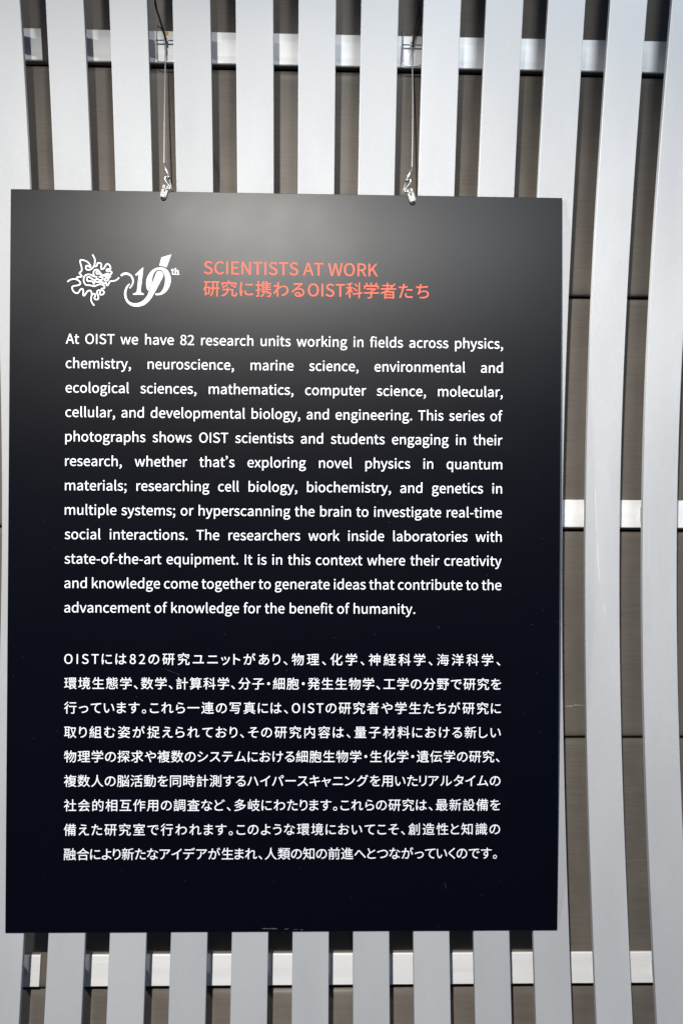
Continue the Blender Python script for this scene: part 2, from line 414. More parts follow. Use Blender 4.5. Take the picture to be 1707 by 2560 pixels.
# --- lettering: outlines of each character, filled once and set line by line
GLYPHS = """ 	0.224	
,	0.278	*$$i*T%>*s%z*}(e*i)Y*N)p*.)w)W)f)B)5)V(a*,(N*7(O)w%X),$|)B$D
-	0.347	+u+:+u,%)#,%)#+:
.	0.278	*W(V*m)/*W)d*))w)S)d)@)/)S(V*)(C
2	0.555	.3(P.3)F+u)F*T)?+s*_,t+{-T-7-k.M-Z/L-/07,E0e+E0t*^0l*#0U(z/b)T/,*@/k+:0(+w/x,G/X,b/*,j.I,T-?+q,+*b*c(~)-(~(P
8	0.555	,d(R-Q(|.$)^.7*N.-+9-l+o,p,^,p,d-V-Q-o.*-x.c-j/V-@0:,Z0d+a0r*j0e*)0=)W/[)H.j)P.2)h-^*R,s*R,o)O+z)1+?)#*T)6)a)i(|*X(R+^(C *v-^*P./*B.j*K/?*e/g+/0!+_0,,9/},b/a,{/6-(.],p-i,6,| *|)8*I)T*)*$)x*]*!+5*9+d+),P,X+h-)+8-9*Q-/)z,m)Q,?)7+_).
;	0.278	*W-,*m-a*W.8*).L)S.8)@-a)S-,*),t *$$i*T%>*s%z*}(e*i)Y*N)p*.)w)W)f)B)5)V(a*,(N*7(O)w%X),$|)B$D
A	0.608	)X(P*F+#-G+#.4(P/=(P,O0g+A0g(T(P +(--+s/u+w/u,h---0+p*^+p
C	0.638	-O(J.1(_/;)S.c*5-p)Q,k);+e)P*v*3*G+9*7,^*H.$*y/++i/g,n/|-i/i.P/5/)/s./0W-Q0m,m0t+C0X*5/h)J.G)1,Z)I*n*3)N+?(^,g(C
E	0.589	.P(P.P)F*a)F*a,F-l,F-l-<*a-<*a/r.E/r.E0g)]0g)](P
I	0.293	*a(P*a0g)]0g)](P
K	0.646	*a(P*a+-,+,l.U(P/e(P,g-Z/@0g.00g*c,Y*a,Y*a0g)]0g)](P
N	0.723	*Z(P*Z,o*O/G*S/G+I-d.I(P/O(P/O0g.P0g.P,L.^)q.X)q-d+T*c0g)]0g)](P
O	0.742	.,(_/5)Q/x*r04,^/x.I/5/i.,0X,a0t+90X*//i)H.I)1,^)H*r*/)Q+9(_,a(C +_)P*t*4*F+:*7,^*F.$*t/++_/g,a/|-b/g.K/+.z.$/.,^.z+:.K*4-b)P,a);
R	0.635	*a/u,(/u,v/n-S/V-w/..(.J-w-f-S-7,v,x,(,o*a,o /@(P-8,--~,G.W,t.z-V/+.J.s/Q.<07-D0Z,60g)]0g)](P*a(P*a+~,1+~.1(P
S	0.596	-*(S-{)$.R)k.e*c.W+O.7,,-b,T-#,u+q-G*x-t*Y.;*N.k*X/<*u/^+F/u,#/|-(/j-u/6.J/s-E0Y,#0t*}0f*20;)Z/W)I.d)W-w)|-@+,,X,<,*-;+R-U+0-_*Y-T*(-5)],_)D+x);*c)T)_*=)%)V*?(b+*(K+w(C
T	0.599	,F(P,F/r.t/r.t0g(q0g(q/r+B/r+B(P
W	0.878	+j(P,~-M-H/B-L/B-r-M/-(P0D(P2)0g1*0g04,:/g)W/a)W/+,:-y0g,}0g+q,:+;)W+7)W*f,:)r0g(l0g*S(P
a	0.563	,#(Z,{)8,~)8-+(P-x(P-x,:-m-=-J.*,j.W+n.i*L.P)I-{)n-:*^-d+^-v,;-j,^-J,q,y,v,D+8,**)+Z)F*{)2*+)>)C)a(m*8(M*y(C *M)H*8)d*1*1*>*c*i+.+Z+L,v+b,v)},))F+8)4
b	0.618	-7(W.))7._*:.s+^.e,x.9-w-O.S,K.i+J.Q*R-v*V.~*V1K)S1K)S(P*C(P*K)/*O)/+B(U,7(C +C)C*V)q*V-)+G-b,4-u,x-g-J-<-e,U-m+]-a*[-?)r,h)F,()7
c	0.51	,~(U-w).-M)n,n)F,$)6+;)E*_)q*<*X*0+T*=,P*b-9+>-f,)-u,e-h-<-D-l.%-%.T,#.i*u.T){-w)@,v)++T)>*5)v)5*n(V+y(C
d	0.62	,](Z-M)7-P)7-X(P.J(P.J1K-G1K-G/,-L.(,_.V+g.i*g.S)u-u)?,t),+T)<*4)k)4*W(V+Z(C +.)E*X)p*;*V*1+U*=,Q*a-9+8-f+w-u,_-h-G-:-G*(,])I+p)7
e	0.554	-.(S.!(|-^)_,x)>,.)3+@)@*d)h*<*I*,+?.6+?.:+u.,-*-[-},r.U+n.i*m.S)x-u)@,t)++T)?*5)y)5*r(V,!(C *=,q*b-K+7-n+p-y,N-n,z-L-:,r-C,%*+,%
f	0.325	)d-j)d(P*f(P*f-j,#-j,#.Y*f.Y*f/V*y0M+60c+X0j,<0Y,P1G+N1X*c1L*/1()m0H)d/W)d.Y(s.T(s-j
g	0.564	,s#r-p$@.M$~.b%m.T(L.0(v-N)2,U):+C):*Q)K*=)w*G*A*b*^+W*J,L*W-2+!-^+b-n,U-b-<-@-n.V-n.V.Y,K.Y+W.i*d.Y)}.3)N-O)>,W)T+Y*,*y*,*u)]*J)I)i)W)1)|(i)|(d)?(*)*%@):$[)j$.*V#m+X#c +++8*a+R*F+}*=,W*F-4*a-[+*-v+W.!,,-v,P-[,k-4,t,W,k+},P+R,++8+W+/ *~$N*J$c*,%$)|%M*.%~*X(P+E(H,J(H-C(9-X%~-a%]-S%3-0$k,S$P+g$G
h	0.607	*V(P*V,x+F-[,8-r,h-j---N-@,|-F,8-F(P.H(P.H,D.>-F-{.0-E.Y,T.i+J.L*R-g*V.~*V1K)S1K)S(P
i	0.275	*V(P*V.Y)S.Y)S(P *T0(*g0T*T1$*(16)U1$)E0T)U0(*(/r
k	0.552	*T(P*T*-+c+K-N(P.X(P,=,0.@.Y-3.Y*X+F*T+F*T1K)S1K)S(P
l	0.284	+6(K+))8*q)6*^)?*V)^*V1K)S1K)S)e)l(e*.(K*Z(C
m	0.926	*V(P*V,x+D-[,,-r,Y-j,z-N-2,|-8,8-8(P.:(P.:,x/)-[/l-r0>-j0^-N0r,|0x,80x(P1z(P1z,D1p-F1P.00w.Y0-.i/(.J.+-X-P.K-$.b,G.i+E.L*P-e*N-e*E.Y)S.Y)S(P
n	0.61	*V(P*V,x+F-[,8-r,h-j---N-@,|-F,8-F(P.H(P.H,D.>-F-{.0-E.Y,T.i+I.L*P-e*N-e*E.Y)S.Y)S(P
o	0.606	,|(V-s)5.O*5.f+T.O,v-s-w,|.T+v.i*p.T)y-w)@,v)++T)@*5)y)5*p(V+v(C +4)E*[)q*;*X*0+T*;,P*[-9+4-f+v-u,[-f-4-9-U,P-b+T-U*X-4)q,[)E+v)6
p	0.62	*V#x*V%~*S))+E(S,7(C-7(W.))7._*:.s+^.e,x.9-w-O.S,K.i+H.P*P-u*N-u*E.Y)S.Y)S#x +C)C*V)q*V-)+H-b,4-u,x-g-J-<-e,U-m+]-a*[-?)r,h)F,()7
q	0.62	.J#x.J.Y-Z.Y-Q.$-O.$,b.V+g.i*g.S)u-u)?,t),+T)<*4)k)4*W(V+Z(C,Z(Y-L)6-G(,-G#x +.)E*X)p*;*V*1+U*=,Q*a-9+8-f+w-u,_-h-G-:-G*(,])I+p)7
r	0.388	*V(P*V,I*v-*+>-Q,,-p,c-g,t.[,8.i+g.a+<.H*P-O*N-O*E.Y)S.Y)S(P
s	0.468	,+(P,j(t-5)M-B*2-3*u,h+G+O,#*W,I*=,d*3-**L-d*m-u+?-{,(-m,c-I-4.),C.U+>.i*H.[)h.:)A-d)5-$)C,C)i+s*|+;+w*o,9*Q,D*-,=)g,))J+c)8+2)1*4)C)C)t(r)5)t(X+/(C
t	0.377	,W(W,E)C+b)4+8);*y)O*g*C*g-j,G-j,G.Y*g.Y*g0@)t0@)j.Y(m.T(m-j)e-j)e*F)m)U*,(w*[(P+K(C
u	0.607	,I(_-A)L-D)L-K(P.>(P.>.Y-<.Y-<*<,M)O+[)9+-)A*h)[*T*/*N*r*N.Y)K.Y)K*g)U)d)u({*N(Q+@(C
v	0.521	,((P.6.Y-5.Y,%+/+N)A+I)A*r+/)e.Y(^.Y*q(P
w	0.802	+c(P,U+j,|-T-$-T-K+l.@(P/V(P17.Y08.Y/B+*.|)E.w)E.O+*-S.Y,S.Y+W+*+3)E+.)E*i+*)q.Y(m.Y*P(P
x	0.498	)h(P*V)x+4+#+9+#+v)x,m(P-x(P+w+W-j.Y,d.Y+z-;+H,9+C,9*i-;)y.Y(o.Y*b+b(a(P
y	0.521	*K$$+*$N+T%1+w%}.6.Y-6.Y,-+7+Z)O+U)O*z+7)e.Y(^.Y+,(O*{($*J%+*)$n)X$e).$n(w#~)]#s
’	1.0	)<.m*:/Y*U05*b0v*I1a)l1|)71g)$19)70f)g0R*%0Z)j/q)%/8
、	1.0	,A(R)n+#)+*E*C)6+V%s
。	1.0	*#+-)N*g)-*5(|)S)-(r)N(@*#%z*b%n+C%z+u(@,;(r,G)S,;*5+u*g+C+-*b+9 *9(N)t(f)])+)T)S)])|)t*A*9*W*b*a+/*W+O*A+g)|+o)S+g)++O(f+/(N*b(F
あ	1.0	.T+n-O*W-=,]->-,.2-B/5-L/F-L /k.w/_.;/[.1/6.2-@-t-J/;1O/c1N0R/Z06-S0%-a0u-m1G,r1I,p0t,h0#+}0!*/01*1/?+|/8,_/9,S-X+K,x*T,%)z+$)f)z)o)@*-(t*S([+((S,!(d,{)1-0(R-z(j-b)b/(+604-A0t-$1F,W1d,$1m+H1W*G0w)W/t)!.Q(c.~%y0a(I1m)52M*62a+D2Q,92*-!1E-Z0J.!0K.(0a.c ,P,T,j)~+y)T+7)G*g)W*W*,*f*n+/+S+g,5,P,h
い	1.0	)w0D)~/D*.,D*M*R+$)=+f(Z,Q(G-)(S-Y({..)i.[*{-w+i-@*4,y)a,R)M+|)c+R*@+4+?*~,X*w/:+!0B /}/f0e.V1=-21d+[1y**2p*K2Y+y22-L1V.s0r0$
う	1.0	0P+S09*v/=)v-n)6+y(n,K%{.M(M0+)A0d)v11*W1K+B1T,61A-<0h.)/s.S.i.d,u.P+G.2*D-~*_,z+Y->,u-^.a-r/L-g0)-G0L,u0X,9 +f0K0Q/w0^0k.?0y+s1>
え	1.0	+r0T0@/y0K0j,!1D 0/.i/X.]+O.B*S.D*Z-E+R-O.}-i*D)/)m([*_($,y*S-A*o-j*y.4*l.L*B.p)#/*(U/J(;0S()2^(82d)30W(z/x),/Y)U/8*n.v+E.E+[-y+^0(-^0a.1
お	1.0	05/U1R.j2e-s33.X0Y08 ,4)^,+)8+k),+!)E*c)b*U*(*b*L+#*s,1+] )t.Y+@.T,1.W,0--,0,M+6+}*I+E)t*d)b*!)x)>*R(d+=(=,#(0,J(6,g(K,y(s-!)R,{+{.3,=/H,G02,>0k,#14+U1B*x14*90j)h02)F/L)3.0),.L(4/q(B0s(e1[)<2+*#29*y2$+r1K,U0U-#/I-3.8-),z,i,z-1,|.a/A/)/?/y,~/O-%0d-.1N,.1N,30b,2/G+>/D)r/L
が	1.0	0?/U1O-[2@+R34+y2<-}1//x 0_1?1V/h240#1;1U 1v1i2p063K0N2P2! )@-l*A-x+i.**r+=*4)k)F(N*>(-+-)[+j+9,a.2-s.9.D.5.g.#.|-^/)-$.x+0.S)X.-).-T)!,3)9,@(>-^(0.Y(A.|(Z/=)*/k*z/y-//l.*/G._.n.{.-/%,q.{-00U-;18,81A+y.t*8.i)7.i
く	1.0	/W1S.y0k+[-z+%-D*m,q*{,@+T+f/+(X/r%j0_(Q.O*L,L,0,(,S+w,p,%-/,I-P/]010H0l
け	1.0	*@15*;0K)~.S)p+{*()v*J(G+5(O+2(s+7)E+z+r+M,1*r*J*b+v*f-N+30D+D1, ,z.%.j-|05.!05-_02,50#+!/]*#.x)3-p(N._%p0%(|0h*?1!+r1%-_1%.(2r.92r/21$.v1#0Y1(1;0!1;0-0X03.q.i.n,z.y
こ	1.0	+0/M.-/B10/N100G.-09+00F *b+z*K*F*c)L+F(j,R(C.((70;(A1t(Z1s)W07):.$)/,q)8,#)S+R)~+C*W+X+r
し	1.0	+41;+<0.+2*J+D);+w(O,k()-u%x/U(20t(j1t)V2X*H1z+31;*@0H)V/?)(-x(q-4(y,Y)7,7)g,+*R,70.,@1:
す	1.0	.r+}.a+O.A+5-u+,-++F,p+g,h,6,p,d-,-*-t-G.N-8.t,b )Y.|.[/2.].$-t.1-..!,O-X,),|+v,5,)+F,M*m-)*K-h*@.<*G.f*[.<)x-[)E,k(z+h(],P%u./(]/2)Z/d*f/r+t/j,a/P-@/N/3/]/32x/.2y/z/^/{/N/{/O0c/T1G.R1G.X0c.Z/z)W/p
そ	1.0	+O/|,B0(/>06-].j+X-3)^,z)f,--j,Y,v+j,X+2,M*N,h)C-U(U.t(-0d(#0u(x/<({.T).-x)H-P)u-B*Z-R+E.#,$.d,Q/P,i2C,m2C-]-!-?0D0*0|0O0G1//l1$,A0q+K0u
た	1.0	.S-+0[-52Q-)2S-w0X.#.S-w -x+;-i)y-y)6.M(c/@(F0P(=2a(K2d)C0Q)//S)7.{)L.b)l.Z*3.j+4 )]/T)a.a*|.[,!._+e-L*s*k)o(J*n(,+h*S,V-9,x.h/;///;0#--/Z-<0K-N1B,G1J,D0P,5/R*}/M
ち	1.0	)j.~+v.t+w.t+E,o*Z*t+L*W+m+,,K+c-9,..0,D/.,L/},B0Z,$0~+T1/*{1#*A0c)o05)K/T)2-v(w,!)$,8(0.W(,0I(T1-({1[)P1y*32(*}1r+t1?,X0H-(/7-6-U,},(,:,i.v1@/E1?09/-/t,x/d-(0C-:1>,:1C,60I,+/b+u/b)i/s
っ	1.0	*b,),e,o.(-6/:-E0$-:0],v1#,E11+e1(++0k*T/k)h.A)=,X)-,z(9/$(U0^)819)d1c*;1|*x2)+c1r,f1=-Q0I.#/@.4-0-n+C-;*>,}
つ	1.0	)g-E,3.?-m.i/A.{0B.m1,.C1V-c1f,r1Y,)1;+F0g*p0%*F.;)n,1)X,U(_.|)#0x)n1a*F28+*2W+u2d,p2K.,1f/$0a/Y/C/m.(/a,d/D*U.c)@.D
て	1.0	)U.}.p/^.*/%-G.3,w-,,g+q,p*|-0*7-Y)Y.4)+/Z(H14(11Q)+0/);.t)j-}*a-f+>-],(-n-,.@.////#06/Y1=/i2H/k2H0b/E0N*L0#)L/{
で	1.0	)O.w.j/W.!.|-A.-,q-$,a+k,j*v-**1-S)S..)#/T(B1.(+1K)#0))5.n)d-w*X-_+7-V+|-h-#.:.)/).z00/S17/c2B/e2B0Z/?0H*F/z)F/u 01.+1*,P1^,j0f.A 1G.T2B,|2x-:1z.m
と	1.0	+*0s,d-H+u,i+<,**u+@*i*P+$)J+k(e,y(?.G(41z(M1z)M0=)4.C)+-4)4,C)O+r)|+c*Y+m+7,0+m-D,s/5-x0k.g1^/6110!0C/N-M-v+{19
ど	1.0	0[0z1T/F21/_1816 1s1H2n/r3H0/2M1_ *j0f,H-;+X,[*}+y*Y+4*M*C*g)=+O(V,](2.,(%1^(@1_)@/~)%.)(y,u)%,))B+V)o+G*L+Q+*+q+_-),f04.K1%.v0X/f/l/5-2-i+_1,
な	1.0	2|.F0C/t/u/518.O2M-^ /P)q/J)H/8)).p(o.:(g-<(}-$);,z)[-()}-A*;.A*R/O*C /B-z/M+..D+8-N+-,j*k,=*9,.)T,>(o,k(@-O($.D%x/;((/s(G07(x0A)U0@*$1@)H20(g2[)P1Y*:0=*u06,g07-z ,W1Q,8/V*{/Q)X/X)^.h*{.e+{.h*w,U)U*T*I*,+k,A,s.p.w/:.u0,-//b-V1I
に	1.0	-[/4/z/+29/4290,/|/z-[0+ -:+X-)*;-7)U-e)$.V(c/l(W2Y(n2W)i/l)M.q)U.<)k-|*--u*N.)+Q *N1%*G09*,.;)u+g*#)_*?(/+.(4++(W+0)++y+Y+M+{*n*@*e+u*v./+<05+N0z
の	1.0	-7,b,C*^+x*3+R*$+/*1*i*R*N+1*D,**Y-:+>.D,G/9-q/e 0(/F0~.a1W-a1k,M1S+30u*4/})Q.x)/-{(}.O(10<(]1X)S2I*n2d,J2G.%1S/C0w/r0409/B0O.G0V-G0M,N05+^/i*w/5*@.Q)s-g)X,u)O+~)_*h*.)m*i)6+O(~,9)7,x)s-U*|.-,O.k/g
は	1.0	*E12*?0D)~.;)l+])w)X*7(++!(0*}(S+$)%+o+R+D+t*f*8*Z+l*n.0+30@+D1+ 0-*40()b/q)>/M)(.t({-u)4-Z)M-Q)q-Z*7-w*Q.z*i0,*W /v11/z0M/z/*.u/(,}/0,}.>.s.7/z.90)+C/#+L.%+@-?*{,r*I,d)i,r)+-?(W.%(;/%(1/}(?0W(e0u)=0}){0}*52b(u33)^24*J0z+,0n.>2i.Q2i/E0n/.0q0N0w11
へ	1.0	){*g*[+Y,].5-1.X-f.8/o+g2M(w34)g0E,U..//-X/S-,/],[/L,0/!)y,@)/+W
ま	1.0	./)h.$);-j(|,y(j,8(p+g)$+M)@+E)b+O*%+m*B,@*T-$*Z..*P *X,|-G,n.%,n.++=-0+C,(+8+8*t*f*A*T)]*d(x+4(G+|(+-%%}-{(..W(N.w(}/#)U.~*:0R)N1e(U28)C0w*<.z+-.s,p1}-,1~-y.r-].r-j.r/61u/M1v0=.r/}.s0a.y1I-}1I.$0h.$/z-Q/z*]05*^/D-R/3.#/3.#-j.#-Y-H-Y*W-n
む	1.0	0%/c12.f28-V2r.61l/?0Z0< *]*~*G+f*N,?*d,i+%-)+J-2+v,x,+,>+t+8+Y*s+3*g ,Z-B,Z/%.j/E.j09,Z/p,Z0B,b1H+c1H+k0B+k/j+?/i)S/w)W/++D.|+k.}+k-r+N-u*f-e*0-7)j,Q)]+b)j*q*.*>*X)~++)v+K)y+J)G+R(o+t(G,_(/.#($0B(:0~(P1J(s1d)E1m**1m+=0q+W0w*?0a)M/})).*(r,V)),A)A,<)f,>*J,i+B,u,B
や	1.0	/E00-f1V-+1-.g/] )Y,G+j-L,5,R-**2-f%w.c(3,},u,U-o.Q.[08.{0z.r1L.W1i.31r-c1i-.1K,^0v,@0.,6/;,@.R,V.O+c/:+N03+E1@+T2/,$2Y,h2i-^2X.O2+/21>/Y0:/i.>/E,6.U+U/q+20Y*908*l/J+J.5*,-[)3-@
よ	1.0	-h)}-a)N-K).-)(u,R(o+;)**x)E*n)l*y*6+=*S+r*h,]*n-g*d -Q1@-Y06-Z.0-d+S,h+Y+O+L*Y+)*+*N)w)i*.(y*b(F+S(+,Z%}-V(..5(O.U)%.a)c.^*K0<)[1V(W2-)J0X*Q.Z+B.P.0.P.91r.I1o/;.P/).P06.W1@
ら	1.0	,%0L0G/W0Z0K,;1? +*/F*P*o+A*[+a+4,A+n-1,>.,,X/1,c/z,W0V,:0}+j1/+11(*Y0m*-0G)c/n)C.3({+q)$,.(-.n(1/p(E0_(g1=)51f)i1}*H2*+/1s,(1=,l0E->/6-N.7-G-<-0,F,e+T,-,#/;
り	1.0	+@1G+80J*t,m+!+#+s+++q,M,1-],l.k-a/^.c/}/M/i0$/.0D.10N,x0F+z00+//h*L/7)w-p)1,/(h,_%y.W(O0*)L0]*.1(*w1?+q1G,y16.S0b/h/s0R.p0l-o0U,z/z,:/.+k.9,?1D
る	1.0	.-(m-$)%,f)@,Z)b,s*4-Q*G.,*=.T)|.r)O/#(s +6/q+z/w/F0*,k-s)i+C*G*c+H+_,E,C-K,l.d,y/e,l0Q,F1$+j17+!1/*D0r)o0H)G/n)+/Y)q/0*N.L*w-R+*,n*z,;*]+w*2+l)Z+{(|,K(M-7(0.:(#/r(81+(o1q)j2.*~1t,(17,t06-J.w-]-C-G0@/r0z0@0J0|/o0t+|0g+30k
れ	1.0	+g/R*./A)F/@)N.G+b.d+Y-X)-*3)b)G+Q,(+P+Z+M(g+J(*,H(*,C(i,?+M,B,l.%.=.u.j/^.z0@.g0U.$0B+}0/)p07)70N(k0s(Q1E(I2N(a3K)C3>*@2J)[1Y)F11)X1#**17,41J.<1A.u1%/D0U/a/s/k.|/Y.%//,H-t,M.S,|/@,^/e,W/c,m1F+h1I+l0X
わ	1.0	+g/R*./A)F/@)N.F+b.c+Y-Y).*3)b)G+Q,(+P+Z+M(g+J(*,H(*,C(i,?+M,B,l-~-z.v.=/r.G0o.61P-f1u-*2$,G1g+00z*8/l)].J)?.q(M0R({1n)h2^*t2y,E2c-U2%.L1-/#/~/7.;.u-B.L,H-m,M.S,|/@,]/e,W/c,m1F+h1I+l0X
を	1.0	2%.>1.-r/*,z.s-F.S-d-W-{,k-q,#-T-$/=0i/Y0j0J-B0+-a1F,h1M,M0)+f0()o03)o/A+a/;,2/;+8-e)V+o*A+;+C,J,9-#-=-:-z-+.?,U-B,!,O+E+t*[+_)e+t(s,P(B-I(*.U%~1](51_),.X(o-0)!,e)?,U)p,c*D-(*q.A+f.>)|/2)|//,/1H-,2H-L
ア	1.0	2H0[1[0U+30U)u0_)u/]+3/d1W/d0Y.H/.-4/r,X0j-B1U.52_/c2{0, -M.Z-Q-m-K,L-3+8,V*1+R);*Q(i+B(+,>(^-%)<-X)|-}*g.F,Q.N.Z
イ	1.0	)w+b,5,R.5-Q.5)C./(1/8(1/2)C/2.,0l/>250Y1K1>0)/v.E._,4-Q)M,U
キ	1.0	)v*Y*u*m-w+@.C)(.R%~/T(4/<)6.n+M1W+v2X,(2H,~1H,j.^,>.5.U0n.|1[/+1J0$0]/p.%/G-m0Z-d1F,c16,v0K-0/;*a.v)g.o)x-n*p.!-?.H-i,1*c+b)d+W
グ	1.0	0P181H/b2#/z1,1O 1g1b2a003;0H2A1y -%1>,c0G+M.U*L-T)1,Y)y,$+V-C,l.l0W.l/x-%.l+=-z*I,y)_+f(~*>(M+.%f,U(C-i)+.i)t/X*k0q,h1W._1p/:1,/d0D/Y-@/Y-W0*.*0z
シ	1.0	+E0E-l.k.@/T+t1/ *e(4,T(e.K)W0v+I1x,N2i-Y27.R1J-D0K,</=+=-{*H,.)X*5), )c-p,0,>,_-+*4.Y
ス	1.0	0w0L0*0D+g0D*Y0J*Y/H+g/M0./M/D-t.:,B,4*L*z)^)[)!*B(:,d)c.f+S0I)r1n(52Y(s1/*P/@,80H-u16/R1O0#
タ	1.0	-P1^-00i+r.s*p-o)S,q*=,;+}-d-;/91)/90O-d/S,/-2-^,U-$.y+H-,)s+x)7*X(d+G(!,f(X-s)=/b*r0v)p1V*Z0=+Y1E-F2%/,2?/d1V010o0%-k0%.#0K.R1@
ッ	1.0	--.c-},:.n,T-x.| 1$.^0O,U/N*m.d)~-l)@+o(H,V%_.N(b/F)J08*A17+|1o-k1~.B *O.++O+U,B+s+@.H
テ	1.0	*w/t+y/w0N/w1R/t1R0n0N0h+x0h*w0n )V-)*T-+-w-+-i+X-;*>,D)?+0(W+|%{-=(u.4*#.a+H.q-+1v-+2k-)2k-~1v-y*T-y)V-~
デ	1.0	*k/k+n/n/c/n0g/k0g0e/c0^+m0^*k0e 0f1E1]/n290+1@1[ 1{1o2u0<3P0T2U2* )L,{*I,}-l,}-]+N-0*5,9)6+#(N+q%r-2(l.))v.T+?.f,}1k,}2_,{2_-u1k-p*I-p)L-u
ト	1.0	,6(2->(2-8)O-7-5/J,F1]+F2#,B/g-@-7.5-70$->15,515,=0$,=)O
ニ	1.0	*P.m+Z.p0I.p1S.m1S/n0I/j+Z/j*P/n )S)3*e)81K)82M)32M*:1K*5*e*5)S*:
ハ	1.0	*A*S)B)!*>(Y+6*,+{+c,W-[,|/6-40$,408+h.-+*,) 1t([2t(z1S,l/u0C.}0(0Z,O
パ	1.0	1Q0r2%1+2U0r2k0A2U/n2%/X1Q/n1>0A 0t/p11/K1T/32%/*2R/32x/K35/p3>0A350o2x182R1P2%1Y1T1P11180t0o0k0A *6*C)7(o*3(I+*)w+o+Q,M-J,q/#-(/p,(0(+[-w*z+t 1h(K2h(j1G,Z/i02.q/r0N,?
ム	1.0	)A)g)P(c*J(n1J)X2((.2~(T1s*o0P-./_,g1$*J+})s-}/p.D0t-91--$0$*y)k*E)h
ャ	1.0	1_.818.,-C-A,}._,o/E+r/0,/.M,P-3+/,x*5,m*I+z,d,H-o(?-~%O.z%g.d(P-U,X0{-;0.,+/$*z/o*U1/,.27-p
ユ	1.0	)F)0*E)41{)42u)02u*21{*,0J*,17/C1?/f0U0+/r/}+e/}*^0(*^/(+f/,01/,/K*,*E*,)F*2
リ	1.0	021$070(07.<0)+p/k+#/=*?.*)D,Y(n-A(%.d(]/G),0!)b0S*I0v+?1.,R14.8140(171$ *}0y+$0/+$,F*|+R,!+R+{,E+{0/,!0y
ル	1.0	.}(9/D(P1H)m2E*_35+Z2a,E1y+N1,*c/F)Z/F0,/J0x.G0x.L0,.L)D.F(g *+(8+@)Z,++?,E-^,J0+,O0u+L0u+S0*+O-g+5+U*K*#)9(l
ン	1.0	*H0(-6-d-w.H+(0g *b(=-2)$/,*$0>*v1A+v2s.$2A.}1e-v0r,m/m+i.W*q,a)u*+)6
・	1.0	-_-s-<-Z-#-8,x,j-#,?-<+x-_+a..+W.W+a.{+x/7,?/?,j/7-8.{-Z.W-s..-{
ー	1.0	)^,;+6,@1E,@2W,;2W-D1D-?+6-?)^-D
一	1.0	(~,I3=,I3=-B(~-B
互	1.0	),(#34(#34(o0J(o14.[0U.d0G._,M._,m0N2q0N2q1>)L1>)L0N+u0N*d*^/p*^/U(o),(o 09-s/y+J+n+J,@-s
人	1.0	-U0!-(-B,P+x+b*V*R)A(}(?)a%^+L(x,g*N-Y,3.0-u.c,7/W*P0u(x1g(:2f%c3B(G1~)50x*40-+?/O,O.j.d.P09.W1v-]1v
会	1.0	+d(*1<(U1w%Z2a(*1W)S0,+$/F*^0b)>+V(v-r+M2n+M2n,=)P,=)P+M,e+M*o)?)|(e*;%q -80o,#/l*V.r(|.*)X-B+M.C+M-a0o-a0o.L+Z.L,}/L.10V/B/P0o.L2f-N3@.71{.l0b/Q.]10.|1X.21y
伝	1.0	,t0;2Q0;2Q1*,t1* 1s({2I%f36(,1B+g0Z+L1R)c-Q)>.T+#/N,{32,{32-k,/-k,/,{.L,{-V+),v)v,5)/,O(; *B/J(r-H)B,W*@-n*@%[+/%[+//.,>1_+O1u
作	1.0	-A/H+x-M,W,u-H-|.4/:.{/:.{%Z/n%Z/n*B35*B35+0/n+0/n,q3(,q3(-[/n-[/n/:3?/:3?0).X0)/71X.H1m *O/I(v-H)G,V*Q-v*Q%[+C%[+C/8,Q1^+d1u
備	1.0	*0/I(r-C)?,O*6-n*6%[+$%[+$/I+u1e+.1y 0N0l.Y0l.Y1u-l1u-l0l,+0l,+0!-l0!-l.x+j.x+j.0-G.0,F-,+3,=+b+Y,a,>,a%[-N%[-N)A/;)A/;%s0$%s0$)A1m)A1m(M1a(A0u(A10%_2=%j2S(#2Y(M2Y-:-_-:.@.03-.03-.x1>.x1>0!2o0!2o0l1>0l1>1u0N1u .Y0!0N0!0N.x.Y.x /;)}-N)}-N*{/;*{ 1m*{1m)}0$)}0$*{ -N+Z-N,T/;,T/;+Z 0$,T1m,T1m+Z0$+Z
内	1.0	)Z%W*K%W*K/4-c/4-U.#-.,l,9+Y*g*Q+B)s,C*V-/+@-d,,.,,v0p*#1S*V.C-e.T/41n/41n(f1i(Q1S(K/h(M0%%Z1@%[20%h2S(+2^(e2^0#.U0#.U1y-d1y-d0#)Z0#
写	1.0	)E//*7//*70T1~0T1~//2r//2r1A)E1A )R*,/u*,/u*s)R*s *w,+0s,+0Q)]0+([/V(P-g(W.#%k/q%h0F%p0l(-1+(V1A)F1h,L1k,q+},q,?.<1N.<1N/#,M/#,e08+s0@
分	1.0	/=1I0m.x2Z,w3>-[1P/K0)1g +V0L*o/?){.>(~-M)e,n*Y-]*Y,r,j,r,N+M+v*4*s)-)8(=)h%V+R(R,a)j-@+9-_,r0e,r0O)n00(_/_(R-|(X.:%h0$%f0R%p0v(.12([1B)V1Z-=1[-c*_-c+}/I-%1M,01e
前	1.0	/=)a0*)a0*.</=.< 1V(_1Q(O1A(K/q(L01%^1x%l2>(+2G(^2G.Z1V.Z /V02,502,h0D+[1z*p1a+s02),02),/F30/F30020R021R1d0[1~ -,*h*Y*h*Y+t-,+t *Y,T*Y-_-,-_-,,T )m%_*Y%_*Y*+-,*+-,(W,u(F+_(G+z%^-Q%l-o()-w(V-w.E)m.E
